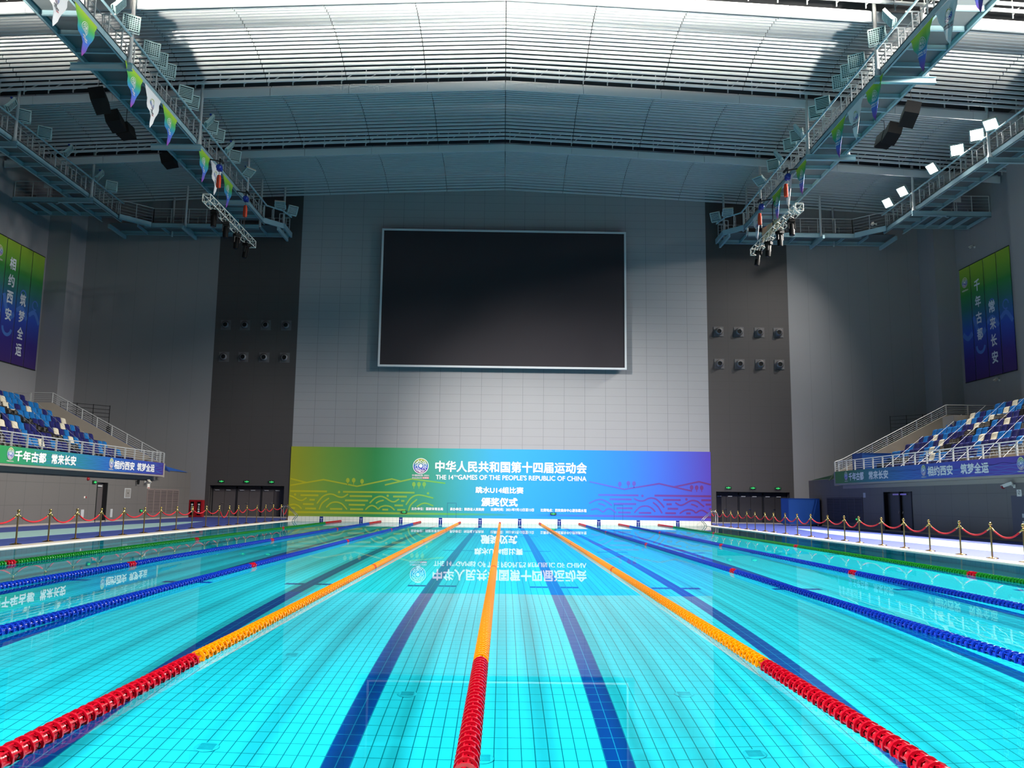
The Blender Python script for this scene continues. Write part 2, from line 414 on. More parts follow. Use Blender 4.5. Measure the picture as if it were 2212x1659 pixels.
F_RED = plastic('red_float_plastic', srgb(168, 6, 30)); F_YEL = plastic('yellow_float_plastic', srgb(228, 138, 2))
F_BLU = plastic('blue_float_plastic', srgb(10, 48, 160)); F_GRN = plastic('green_float_plastic', srgb(18, 118, 30))
F_ORG = plastic('orange_red_float_plastic', srgb(190, 60, 8))
MARKS = (18.1, 28.9, 40.1)
def rope_proto(kind):
    end = 3.3 if kind == 'yellow' else 5.0
    body = {'yellow': F_YEL, 'blue': F_BLU, 'green': F_GRN}[kind]
    t = thing('lane_rope', '', 'lane rope', (0, 0, .022), group='lane ropes across the pool')
    float_run('red_floats', PY0+.12, PY0+3.2, F_RED, t)
    float_run('red_floats', PY1-end, PY1-.15, F_RED, t)
    ml = .24 if kind == 'yellow' else .36; y = PY0+3.3
    for mk in MARKS:
        float_run(kind+'_floats', y, mk-ml/2, body, t); float_run('marker_floats', mk-ml/2, mk+ml/2, F_ORG if kind == 'yellow' else F_RED, t); y = mk+ml/2
    float_run(kind+'_floats', y, PY1-end, body, t)
    MB().tube([(0, PY0, 0), (0, PY1, 0)], .008, 5).build('cable', G['chrome'], t)
    return t
LAB = {-10: 'green lane rope nearest the left pool edge', -7.5: 'blue lane rope next to the left green one', -5: 'blue lane rope beside the left yellow one',
       -2.5: 'left of the three yellow lane ropes with red ends', 0: 'middle yellow lane rope with red end, running straight ahead', 2.5: 'right of the three yellow lane ropes with red ends',
       5: 'blue lane rope beside the right yellow one', 7.5: 'blue lane rope next to the right green one', 10: 'green lane rope nearest the right pool edge'}
protos = {}
for x in (-10, -7.5, -5, -2.5, 0, 2.5, 5, 7.5, 10):
    kind = 'yellow' if abs(x) < 3 else ('green' if abs(x) == 10 else 'blue')
    if kind in protos: o = copy_tree(protos[kind])
    else: o = protos[kind] = rope_proto(kind)
    o.location.x = x; o['label'] = LAB[x]

# ------------------------------------------------------------------ stanchions and velvet ropes
def stanchion_proto():
    t = thing('rope_stanchion', '', 'stanchion', (0, 0, .012))
    MB().lathe([(.16, 0), (.16, .012), (.15, .022), (.05, .04), (.028, .05)], n=20).build('base', G['brass'], t, smooth=True, sharp=40)
    MB().lathe([(.024, .045), (.024, .86)], n=12).build('post', G['brasspost'], t, smooth=True, sharp=60)
    mb = MB().lathe([(.024, .80), (.034, .81), (.034, .86), (.020, .88), (.018, .90), (.036, .915), (.047, .945), (.036, .98), (.0, .992)], n=14)
    for s in (-1, 1): mb.tube([(0, s*.03, .85), (0, s*.06, .85), (0, s*.07, .82)], .012, 6)
    mb.build('finial', G['brass'], t, smooth=True, sharp=50)
    return t
ST_L = [24.89, 26.63, 28.31, 30.0, 31.79, 33.62, 35.44, 37.18, 39.04, 40.85, 42.68, 44.25, 45.76, 47.27, 49.2, 50.97, 52.66, 54.56, 56.12]
ST_R = [20.7, 22.35, 23.85, 25.48, 27.31, 29.04, 30.74, 32.68, 34.35, 36.1, 38.1, 39.85, 41.54, 43.34, 44.76, 46.53, 48.09, 49.88, 51.48, 53.31, 55.07, 56.28]
SAG_L = [.2, .26, .24, .27, .2, .2, .18, .2, .16, .2, .42, .26, .22, .13, .24, .22, .14, .45]
sp = None; rng = random.Random(3)
for side, ys in ((-1, ST_L), (1, ST_R)):
    nm = 'left' if side < 0 else 'right'; ys = ys if side > 0 else [23.2]+ys; N = len(ys)
    x = side*13.82 if side < 0 else 13.85
    for i, y in enumerate(ys):
        o = copy_tree(sp) if sp else stanchion_proto(); sp = sp or o
        o.location = (side*(13.82 if y > 34 else 13.72), y, .012); o['group'] = 'brass stanchions along the %s pool edge' % nm
        o['label'] = 'brass rope stanchion on the %s poolside, %s from the far end' % (nm, ORD[N-1-i])
        if i+1 < N:
            y2 = ys[i+1]; L = y2-y-.14; sag = rng.uniform(.17, .28) if side > 0 else ([.2]+SAG_L)[i]
            xa = side*(13.82 if y > 34 else 13.72); xb = side*(13.82 if y2 > 34 else 13.72)
            mb = MB(); pts = []
            for k in range(13):
                u = k/12; pts.append((xa+(xb-xa)*u, y+.07+L*u, .83-sag*4*u*(1-u)))
            r = thing('velvet_rope', 'red velvet rope on the %s poolside, %s span from the far end' % (nm, ORD[N-2-i]), 'barrier rope', (xa, y, 0), group='red velvet ropes along the %s pool edge' % nm)
            MB().tube(pts[1:-1], .024, 8).build('rope', G['velvet'], r, world=True, smooth=True)
            MB().tube(pts[:2], .022, 8).tube(pts[-2:], .022, 8).build('end_hooks', G['brass'], r, world=True, smooth=True)

# ------------------------------------------------------------------ pool ladders
for s, nm in ((-1, 'left'), (1, 'right')):
    t = thing('pool_ladder', 'stainless pool ladder at the far %s corner of the pool' % nm, 'ladder', (s*13.1, 54.0, 0))
    for j, y in enumerate((53.55, 54.05)):
        pts = [(s*13.55, y, .01), (s*13.55, y, .78), (s*13.5, y, .88), (s*13.4, y, .94), (s*13.27, y, .93), (s*13.15, y, .84), (s*12.68, y, .42), (s*12.64, y, .36), (s*12.66, y, .28), (s*12.82, y, .1), (s*12.85, y, 0), (s*12.85, y, -1.4)]
        MB().tube(pts, .021, 8).build('handrail', G['chrome'], t, world=True, smooth=True)
        MB().lathe([(.05, .012), (.05, .022), (.03, .04)], (s*13.55, y, 0), 12).build('foot_flange', G['chrome'], t, world=True)
    for z in (-.35, -.7, -1.05): MB().box(min(s*12.78, s*12.9), max(s*12.78, s*12.9), 53.55, 54.05, z, z+.03).build('tread', G['chrome'], t, world=True)

# ------------------------------------------------------------------ video screen
t = thing('video_screen', 'huge dark video screen on the end wall', 'screen', (0, WALL_Y, 11))
D = 60.55
k_ = D/61.3
def sc(X, Z): return (X*k_, 1.434+(Z-1.434)*k_)
x1, zt = sc(9.06, 21.34); _, zb = sc(9.06, 10.97)
MB().box(-x1+.1, x1-.1, D+.02, WALL_Y-.15, zb+.1, zt-.1).build('housing', G['dark'], t, world=True)
MB().box(-x1+.13, x1-.13, D, D+.05, zb+.13, zt-.13).build('display_panel', G['screen'], t, world=True)
mb = MB(); a = .14
mb.box(-x1, x1, D-.03, D+.12, zt-a, zt).box(-x1, x1, D-.03, D+.12, zb, zb+a).box(-x1, -x1+a, D-.03, D+.12, zb+a, zt-a).box(x1-a, x1, D-.03, D+.12, zb+a, zt-a)
mb.build('frame', G['screenframe'], t, world=True)
mb = MB()
for i in range(7):
    for z in (zb+.8, zt-.8): mb.bar((-7.5+2.5*i, WALL_Y-.2, z), (-7.5+2.5*i, WALL_Y+.02, z), .15)
mb.build('wall_bracket', G['blackmetal'], t, world=True)

# ------------------------------------------------------------------ ball jet nozzles on the dark strips
noz = None
NZ = [(-20.22, 13.88), (-18.82, 13.88), (-17.31, 13.9), (-15.82, 13.9), (-20.22, 11.51), (-18.82, 11.51), (-17.31, 11.51), (-15.82, 11.51)]
for s in (-1, 1):
    for i, (x, z) in enumerate(NZ):
        if noz is None:
            noz = o = thing('air_nozzle', '', 'air nozzle')
            MB().box(-.36, .36, -.03, 0, -.36, .36).build('mounting_plate', mat('nozzle_plate', srgb(92, 92, 94), .5), o)
            MB().lathe([(.30, -.03), (.31, -.10), (.27, -.12), (.25, -.08), (.25, -.03)], n=24, ax='y').build('ring', G['door'], o, smooth=True, sharp=40)
            bm = MB().lathe([(.245, -.05), (.24, -.12), (.20, -.2), (.17, -.24), (.165, -.235), (.15, -.1), (0, -.1)], n=24, ax='y').build('ball_jet', mat('nozzle_ball', srgb(120, 122, 126), .35), o, smooth=True, sharp=35)
            MB().lathe([(.158, -.215), (0, -.215)], n=24, ax='y').build('throat', G['black'], o)
        else: o = copy_tree(noz)
        o.location = (s*-x if s > 0 else x, WALL_Y, z) if s < 0 else (-x, WALL_Y, z)
        col = 3-i % 4 if s > 0 else i % 4
        o['group'] = 'ball air nozzles on the dark wall strips'
        o['label'] = 'round air nozzle on the %s dark strip, %s row, %s from the left' % ('left' if s < 0 else 'right', 'upper' if i < 4 else 'lower', ORD[col])

# ------------------------------------------------------------------ doors in the recesses, exit signs
for s, nm in ((-1, 'left'), (1, 'right')):
    dm = G['door'] if s < 0 else G['door_dark']
    for i in range(3):
        x0 = (15.41 if s > 0 else -20.7)+i*1.763
        t = thing('double_door', '%s of three dark double doors in the %s recess, counted from the left' % (ORD[i], nm), 'door', (x0+.88, WALL_Y+.7, 0), group='double doors in the %s recess' % nm)
        for j in (0, 1):
            lf_ = lf if j else None
            lf = MB().box(x0+.06+j*.83, x0+.06+j*.83+.81, WALL_Y+.66, WALL_Y+.71, .03, 2.02).build('door_leaf', dm, t, world=True)
        MB().box(x0, x0+.05, WALL_Y+.62, WALL_Y+.75, .012, 2.2).box(x0+1.71, x0+1.763, WALL_Y+.62, WALL_Y+.75, .012, 2.2).box(x0, x0+1.763, WALL_Y+.62, WALL_Y+.75, 2.04, 2.2).build('door_frame', G['blackmetal'], t, world=True)
        MB().bar((x0+.72, WALL_Y+.60, 1.02), (x0+.86, WALL_Y+.60, 1.02), .03).bar((x0+.86, WALL_Y+.60, 1.02), (x0+.86, WALL_Y+.66, 1.02), .03).build('lever_handle', G['chrome'], lf_, world=True)
        for j in (0, 1): MB().box(x0+.2+j*.8, x0+.5+j*.8, WALL_Y+.58, WALL_Y+.66, 1.9, 1.96).build('door_closer', G['rail'], t, world=True)
def exit_sign(x, z, Y, label, rx=.0, w_=.34, xdir=Vector((1, 0, 0)), nrm=Vector((0, -1, 0))):
    t = thing('exit_sign', label, 'exit sign', (x, Y, z), group='small green exit signs')
    up = Vector((0, 0, 1))
    MB().obox(nrm*.03, xdir*w_/2, up*.085, nrm*.03).build('housing', mat('sign_case', srgb(20, 60, 36), .5) if 'sign_case' not in bpy.data.materials else bpy.data.materials['sign_case'], t)
    mb = MB()                                                               # running figure and two arrows as simple lit shapes
    o = nrm*.063
    def P(u, v): return xdir*u+up*v+o
    for pl in ([(-.15, 0), (-.10, .035), (-.10, .015), (-.06, .015), (-.06, -.015), (-.10, -.015), (-.10, -.035)], [(.15, 0), (.10, .035), (.10, .015), (.06, .015), (.06, -.015), (.10, -.015), (.10, -.035)],
               [(-.045, -.06), (-.01, .0), (-.03, .02), (-.01, .05), (.015, .07), (.03, .05), (.02, .03), (.045, .0), (.02, -.005), (.04, -.06), (.015, -.06), (.0, -.02), (-.02, -.06)]):
        mb.add([P(u, v) for u, v in pl], [tuple(range(len(pl)))])
    mb.build('lit_symbol', G['green_led'], t)
    return t
for s, xs in ((-1, (-19.87, -18.07, -16.31)), (1, (16.28, 18.04, 19.84))):
    for i, x in enumerate(xs): exit_sign(x, 2.53, WALL_Y, 'green exit sign over the %s recess, %s from the left' % ('left' if s < 0 else 'right', ORD[i]), w_=.42)

# ------------------------------------------------------------------ flat printed artwork: strokes, discs and lettering
class Draw:
    def __init__(s, mp):                                                    # every shape is lifted a hair above the one before it
        s.mb = MB(); s.k = 0; o = Vector(mp(0, 0)); s.n = (Vector(mp(1e-2, 0))-o).cross(Vector(mp(0, 1e-2))-o).normalized()
        s.mp = lambda u, v: Vector(mp(u, v))+s.n*(.0008*s.k)
    def up(s): s.k = (s.k+1) % 8
    def poly(s, pts): s.up(); s.mb.add([s.mp(u, v) for u, v in pts], [tuple(range(len(pts)))]); return s
    def disc(s, u, v, r, n=14, ry=None): return s.poly([(u+r*math.cos(2*PI*k/n), v+(ry or r)*math.sin(2*PI*k/n)) for k in range(n)])
    def rect(s, u0, u1, v0, v1): return s.poly([(u0, v0), (u1, v0), (u1, v1), (u0, v1)])
    def stroke(s, pts, w, sub=4, cap=True):
        P = [Vector(p) for p in pts]
        if sub > 1 and len(P) > 2:                                          # smooth the line
            Q = []
            for i in range(len(P)-1):
                a, b, c, d = P[max(i-1, 0)], P[i], P[i+1], P[min(i+2, len(P)-1)]
                for k in range(sub):
                    x = k/sub; Q.append(.5*((2*b)+(c-a)*x+(2*a-5*b+4*c-d)*x*x+(3*b-a-3*c+d)*x**3))
            P = Q+[P[-1]]
        L, R = [], []
        for i, p in enumerate(P):
            d = (P[min(i+1, len(P)-1)]-P[max(i-1, 0)]).normalized(); n = Vector((-d.y, d.x))*w/2
            L.append(p+n); R.append(p-n)
        s.up(); vs = [s.mp(q.x, q.y) for q in L]+[s.mp(q.x, q.y) for q in R]; k = len(P)
        s.mb.add(vs, [(i, i+1, k+i+1, k+i) for i in range(k-1)])
        if cap: s.disc(P[0].x, P[0].y, w/2, 10); s.disc(P[-1].x, P[-1].y, w/2, 10)
        return s
    def arc(s, u, v, r, a0, a1, w, cap=False):
        n = max(6, int(abs(a1-a0)/12))
        return s.stroke([(u+r*math.cos(math.radians(a0+(a1-a0)*k/n)), v+r*math.sin(math.radians(a0+(a1-a0)*k/n))) for k in range(n+1)], w, 1, cap)
    def text(s, body, u0, u1, v0, v1, bold=.0):
        vs, fs = glyphs(body, 0)
        xs = [p[0] for p in vs]; ys = [p[1] for p in vs]
        a, b, c, d = min(xs), max(xs), min(ys), max(ys)
        for dx, dy in ((0, 0), (bold, 0), (-bold, 0), (0, bold), (0, -bold)):   # heavier strokes by overprinting
            s.up(); s.mb.add([s.mp(u0+(x+dx-a)/(b-a)*(u1-u0), v0+(y+dy-c)/max(d-c, 1e-6)*(v1-v0)) for x, y in vs], fs)
        return s
    def build(s, *a, **k): return s.mb.build(*a, **k)
_GC = {}
def glyphs(body, bold):
    if (body, bold) in _GC: return _GC[(body, bold)]
    c = bpy.data.curves.new('lettering', 'FONT'); c.body = body; c.size = 1; c.offset = bold; c.resolution_u = 4
    o = bpy.data.objects.new('lettering', c); COL.objects.link(o)
    dg = bpy.context.evaluated_depsgraph_get(); dg.update()
    me = bpy.data.meshes.new_from_object(o.evaluated_get(dg))
    r = ([(v.co.x, v.co.y) for v in me.vertices], [tuple(p.vertices) for p in me.polygons])
    bpy.data.objects.remove(o); bpy.data.curves.remove(c); bpy.data.meshes.remove(me)
    _GC[(body, bold)] = r; return r
def emblem_lines(d, u, v, r):
    d.arc(u, v, r, 0, 360, r*.085)
    w = r*.085
    def st(*p): d.stroke([(u+a*r, v+b*r) for a, b in p], w, 4)
    st((-.72, .22), (-.55, .5), (-.3, .62), (-.05, .62), (.1, .78)); st((-.36, .76), (-.28, .66)); st((-.5, .34), (-.38, .48))
    st((.42, .68), (.62, .45), (.72, .15), (.6, -.12), (.56, -.3), (.64, -.48)); st((.2, .62), (.42, .42), (.55, .26))
    d.arc(u, v, r*.43, -55, 60, w, True); d.arc(u, v, r*.43, 75, 175, w, True); d.arc(u, v, r*.43, 180, 250, w, True)
    st((-.74, -.12), (-.6, .1), (-.36, .12)); st((-.72, -.26), (-.5, -.36), (-.28, -.56), (.05, -.6), (.35, -.52))
    st((-.66, -.42), (-.42, -.66), (-.05, -.72)); st((-.15, -.8), (.2, -.8), (.5, -.6)); d.disc(u+.76*r, v-.16*r, r*.06); d.disc(u, v-.44*r, r*.06)
    d.disc(u, v+.02*r, r*.24, 16)
RB = [(0, srgb(120, 40, 70)), (.18, srgb(100, 40, 130)), (.34, srgb(50, 60, 180)), (.55, srgb(30, 110, 180)), (.75, srgb(90, 150, 60)), (1, srgb(190, 180, 40))]

# ------------------------------------------------------------------ the award backdrop on the end wall
BY = WALL_Y-.05
bd = thing('backdrop_banner', 'wide green-to-blue award ceremony banner across the foot of the end wall', 'banner', (0, BY, 0))
bg_stops = [(0, srgb(164, 168, 40)), (.09, srgb(118, 164, 66)), (.2, srgb(52, 148, 80)), (.32, srgb(44, 148, 118)), (.42, srgb(36, 152, 172)), (.53, srgb(30, 152, 212)), (.68, srgb(26, 142, 232)), (.8, srgb(40, 126, 226)), (.92, srgb(66, 92, 202)), (1, srgb(84, 66, 176))]
M_bd = ramp_mat('backdrop_print', bg_stops, 'X', -15, 15, .45)
bs = MB().box(-15.02, 15.05, BY-.0, BY+.045, .1, 5.08).build('printed_sheet', M_bd, bd, world=True)
ln_stops = [(0, srgb(196, 190, 30)), (.2, srgb(160, 188, 60)), (.38, srgb(76, 168, 80)), (.5, srgb(40, 150, 160)), (.56, srgb(30, 150, 212)), (.62, srgb(40, 128, 226)), (.75, srgb(80, 98, 206)), (.87, srgb(98, 62, 156)), (1, srgb(104, 42, 104))]
M_ln = ramp_mat('backdrop_line_art', ln_stops, 'X', -15, 15, .45)
def bmap(off): return lambda u, v: (u, BY-off, v)
def C1(x, y): p = at_y(615+x/6.9125, 1010+y/6.9125, BY); return (max(p.x, -14.98), p.z)
def C2(x, y): p = at_y(1230+x/6.9125, 1010+y/6.9125, BY); return (min(p.x, 15.02), p.z)
d = Draw(bmap(.004)); wl_ = .105
ART = [(C1, [[(85, 165), (330, 225)], [(85, 265), (580, 180), (1080, 280), (1600, 170), (1730, 205)], [(1495, 260), (1895, 170), (2400, 235)]],
 [(80, 632, 350), (870, 1940, 362), (235, 505, 412), (970, 1305, 425), (1618, 1825, 432), (368, 450, 480), (900, 1245, 490), (1738, 1787, 498), (272, 435, 545), (955, 1200, 556), (1638, 1768, 565), (85, 155, 605), (305, 468, 611), (675, 860, 617), (975, 1172, 622), (1457, 1545, 628), (1680, 1800, 632)],
 [(155, 402), (812, 366), (1538, 422), (2140, 385)], [(942, 190), (1030, 190), (1155, 205), (1928, 250), (2005, 250), (2083, 250)],
 [[(80, 420), (130, 440), (200, 480), (260, 490), (320, 455)], [(485, 530), (560, 440), (640, 400), (720, 400), (800, 435), (870, 440), (940, 400)], [(515, 620), (560, 530), (655, 460)], [(625, 590), (690, 530), (770, 515), (850, 540), (900, 590), (925, 620)],
  [(1275, 525), (1350, 455), (1430, 430), (1500, 450), (1580, 500), (1640, 510), (1700, 475)], [(1370, 530), (1410, 505), (1470, 490)], [(1210, 625), (1260, 580), (1310, 568), (1360, 590), (1395, 620), (1430, 590), (1500, 570), (1580, 585), (1635, 630)], [(85, 555), (150, 550), (210, 575), (245, 610)],
  [(1815, 550), (1880, 460), (1960, 415), (2050, 415), (2212, 455)], [(1850, 640), (1880, 560), (1970, 480)], [(1980, 580), (2050, 540), (2120, 535), (2212, 570)]]),
 (C2, [[(300, 210), (820, 325), (1340, 240), (1825, 350)], [(1560, 290), (1935, 210), (2120, 255)]],
 [(430, 1032, 408), (1270, 2120, 418), (600, 928, 472), (1400, 1662, 482), (1970, 2120, 487), (660, 998, 540), (1450, 1528, 547), (2035, 2120, 552), (705, 942, 605), (1467, 1623, 614), (2085, 2120, 618), (727, 915, 670), (1037, 1220, 675), (1432, 1590, 680), (1745, 1810, 683)],
 [(1090, 422), (1747, 475)], [(753, 245), (880, 235), (965, 238), (1825, 297), (1900, 300), (1975, 302)],
 [[(970, 465), (1040, 495), (1110, 495), (1170, 465), (1230, 455), (1300, 475), (1370, 540), (1410, 590)], [(975, 670), (1040, 600), (1110, 575), (1180, 580), (1240, 615), (1275, 655)], [(1255, 525), (1320, 580), (1380, 675)], [(1590, 530), (1650, 562), (1710, 550), (1780, 510), (1840, 492), (1910, 505), (1960, 545), (2005, 580)],
  [(1825, 550), (1870, 562), (1910, 585)], [(1655, 680), (1720, 640), (1790, 628), (1850, 645), (1890, 675), (1940, 645), (1990, 640), (2060, 680)], [(300, 530), (400, 485), (480, 478), (560, 510), (630, 560)], [(440, 540), (490, 550), (530, 570)], [(330, 630), (400, 615), (450, 630), (505, 660), (560, 620), (620, 620), (690, 670)]])]
for Cf, hills, bars, dots, trees, waves in ART:
    for h in hills: d.stroke([Cf(*p) for p in h], wl_, 1, False)
    for x0, x1, y in bars: (a, z) = Cf(x0, y); b = Cf(x1, y)[0]; d.rect(a, b, z-.065, z+.065)
    for x, y in dots: d.disc(*Cf(x, y), .09)
    for x, y in trees: a, z = Cf(x, y); d.disc(a, z, .13, 12, .17); d.rect(a-.025, a+.025, z-.3, z-.1)
    for q in waves: d.stroke([Cf(*p) for p in q], wl_, 4)
d.rect(-14.98, 15.02, .36, .5)
d.build('line_art', M_ln, bs, world=True)
def E1(x, y): p = at_y(850+x/4.9156, 970+y/4.9156, BY); return (p.x, p.z)
def tline(d, body, x0, x1, y0, y1, bold):
    xm = (x0+x1)/2; d.text(body, E1(x0, y1)[0], E1(x1, y1)[0], E1(xm, y1)[1], E1(xm, y0)[1], bold)
for pn, body, x0_, x1_, y0_, y1_, bo in (('title_lettering', '中华人民共和国第十四届运动会', 445, 2050, 136, 250, .03), ('subtitle_lettering', 'THE 14', 450, 635, 276, 322, .02),
 ('subtitle_lettering', 'TH', 640, 682, 278, 297, .02), ('subtitle_lettering', "GAMES OF THE PEOPLE'S REPUBLIC OF CHINA", 686, 2048, 281, 332, .02), ('event_lettering', '跳水U14组比赛', 872, 1378, 404, 470, .035),
 ('ceremony_lettering', '颁奖仪式', 935, 1315, 520, 607, .045), ('host_lettering', '主办单位：国家体育总局', 190, 525, 620, 650, .03), ('host_lettering', '承办单位：陕西省人民政府', 600, 962, 624, 655, .03),
 ('date_lettering', '比赛时间：2021年7月12日至13日', 1035, 1490, 628, 660, .03), ('venue_lettering', '比赛地点：西安奥体中心游泳跳水馆', 1563, 2048, 635, 668, .03)):
    d = Draw(bmap(.014)); tline(d, body, x0_, x1_, y0_, y1_, bo); d.build(pn, G['white'], bs, world=True)
def emblem(parent, mp0, mp1, u, v, r, zax, disc=True, lines=None):
    if disc:
        k = 'emblem_disc_%d' % len(bpy.data.materials)
        zs = [mp0(u, v-r), mp0(u, v+r)]
        M = ramp_mat(k, RB, 'Z', zax[0], zax[1], .5)
        Draw(mp0).disc(u, v, r*1.04, 28).build('emblem_disc', M, parent, world=True)
    d = Draw(mp1); emblem_lines(d, u, v, r); d.build('emblem_lines', lines or G['white'], parent, world=True)
eu, ev = E1(290, 180)
emblem(bd, bmap(.012), bmap(.017), eu, ev, .54, (ev-.54, ev+.54))
d = Draw(bmap(.014)); tline(d, '中国陕西 2021', 197, 375, 270, 290, .03); tline(d, 'SHAANXI', 197, 300, 298, 315, .03); d.build('emblem_caption', mat('caption_grey', srgb(214, 206, 212), .6), bd, world=True)
d = Draw(bmap(.012)); a, b = E1(306, 316), E1(377, 297); d.rect(a[0], b[0], a[1], b[1]); d.build('emblem_caption_red', mat('caption_red', srgb(210, 90, 100), .6), bd, world=True)
d = Draw(bmap(.016)); tline(d, 'CHINA', 311, 372, 300, 313, .03); d.build('emblem_caption_white', G['white'], bd, world=True)
mb = MB()                                                                    # two flush door outlines cut in the sheet
for x in (-3.77, 8.08):
    a = x; b = x+.62
    mb.box(a, a+.02, BY-.008, BY, .1, 1.22).box(b, b+.02, BY-.008, BY, .1, 1.22).box(a, b, BY-.008, BY, 1.2, 1.22)
mb.build('door_outline', mat('seam', srgb(30, 90, 130), .6), bd, world=True)
for x, y, lab in ((873, 1106, 'green exit sign on the banner left of centre'), (1195, 1110, 'green exit sign on the banner right of centre')):
    p = at_y(x, y, BY); exit_sign(p.x, p.z, BY, lab, w_=.42)

# ------------------------------------------------------------------ ribbons on the balcony fronts
RX = 20.7
rl = [(0, srgb(84, 176, 60)), (.3, srgb(46, 150, 78)), (.55, srgb(34, 130, 136)), (.7, srgb(34, 96, 178)), (.88, srgb(52, 62, 166)), (1, srgb(66, 46, 138))]
rr = [(0, srgb(78, 62, 164)), (.3, srgb(82, 60, 166)), (.45, srgb(56, 70, 176)), (.62, srgb(34, 94, 172)), (.8, srgb(34, 116, 128)), (.93, srgb(56, 124, 66)), (1, srgb(70, 124, 52))]
STR = {-1: [('千年古都', 36.7, 39.2), ('常来长安', 39.7, 41.95), ('相约西安', 46.1, 48.6), ('筑梦全运', 49.0, 51.4)],
       1: [('千年古都', 50.7, 48.6), ('常来长安', 47.9, 45.5), ('相约西安', 41.2, 38.9), ('筑梦全运', 38.2, 36.0)]}
for s, nm in ((-1, 'left'), (1, 'right')):
    t = thing('ribbon_banner', 'long %s banner with slogans along the front of the %s stand' % ('green-to-violet' if s < 0 else 'violet-to-green', nm), 'banner', (s*RX, 40, 2.72), group='slogan banners on the balcony fronts')
    M = ramp_mat('ribbon_print_'+nm, rl if s < 0 else rr, 'Y', 28-40, 52.8-40, .5)
    # the ramp reads the part's own coordinates, so the sheet is built around its parent
    a, b = sorted((0, s*.03)); MB().box(a, b, 8-40, 12.8, 0, .73).build('printed_sheet', M, t)
    def rmap(off): return lambda u, v: (-s*off, u-40, v-2.72)
    for body, a, b in STR[s]: d = Draw(rmap(.014)); d.text(body, a, b, 2.86, 3.30, .04); d.build('lettering', G['white'], t)
    d = Draw(rmap(.004)); rg = random.Random(5)
    for k in range(7):
        z = 2.8+.095*k; amp = .02 if k % 2 else .035
        pts = [(28+.2*i, min(3.42, max(2.75, z+amp*math.sin(i*.9+k*2)+.03*math.sin(i*.13+k)))) for i in range(124)]
        cut = [p for p in pts if (p[0] > 38 if s < 0 else p[0] < 46.5)]
        d.stroke(cut, .014, 1, False)
    d.build('wave_lines', mat('ribbon_waves_'+nm, srgb(56, 130, 200), .5), t)
    for y in ((36.38, 45.75) if s < 0 else (51.1, 41.6, 33.7)):
        e = Draw(rmap(.012)); e.disc(y, 3.14, .25, 24, .27); e.build('emblem_disc', ramp_mat('ribbon_emblem', RB[::1], 'Z', .15, .70, .5), t)
        e = Draw(rmap(.017)); emblem_lines(e, y, 3.14, .24); e.build('emblem_lines', G['white'], t)
        e = Draw(rmap(.014)); e.text('中国陕西2021', y-.26, y+.26, 2.80, 2.85, .03) if s < 0 else e.text('中国陕西2021', y+.26, y-.26, 2.80, 2.85, .03); e.build('emblem_caption', G['offwhite'], t)
    # end face of the balcony front, sloping down along the stair side
    tri = [(52.82, 3.44), (52.82, 3.08), (58.6, 3.06)]
    t = thing('stair_side_banner', 'small %s triangular banner beside the stair of the %s stand' % ('blue' if s < 0 else 'green', nm), 'banner', (s*21.3, 53, 3.05))
    a, b = sorted((s*21.3, s*21.36)); MB().prism(tri, lambda u, v, q, s=s: (q, u, v), a, b).build('printed_sheet', mat('stair_banner_'+nm, srgb(36, 84, 160) if s < 0 else srgb(60, 100, 50), .5), t, world=True)

# ------------------------------------------------------------------ tall hanging banners on the side walls
hs = [(0, srgb(58, 34, 104)), (.2, srgb(54, 40, 130)), (.42, srgb(44, 80, 186)), (.62, srgb(44, 110, 110)), (.76, srgb(48, 132, 60)), (.9, srgb(120, 168, 50)), (1, srgb(150, 182, 52))]
HB = {-1: [52.33, 53.5, 54.85, 56.3, 57.7, 59.0][1:], 1: [58.72, 57.35, 55.8, 54.2, 52.6]}
yl = [at_x(x, y, -SIDE_X+.05).y for x, y in ((-14, 497), (17, 515), (46, 531), (72, 545), (98, 558))]
yr = [at_x(x, y, SIDE_X-.05).y for x, y in ((2071, 582), (2094, 572), (2122, 557), (2150, 544), (2180, 529))]
M_hb = ramp_mat('hanging_banner_print', hs, 'Z', 0, 8.05, .6, tilt=0)
M_hbl = mat('hanging_banner_motif', srgb(72, 116, 196), .6)
TXT = {-1: {1: ('相约西安', .86), 2: ('筑梦全运', .60)}, 1: {1: ('千年古都', .85), 2: ('常来长安', .62)}}
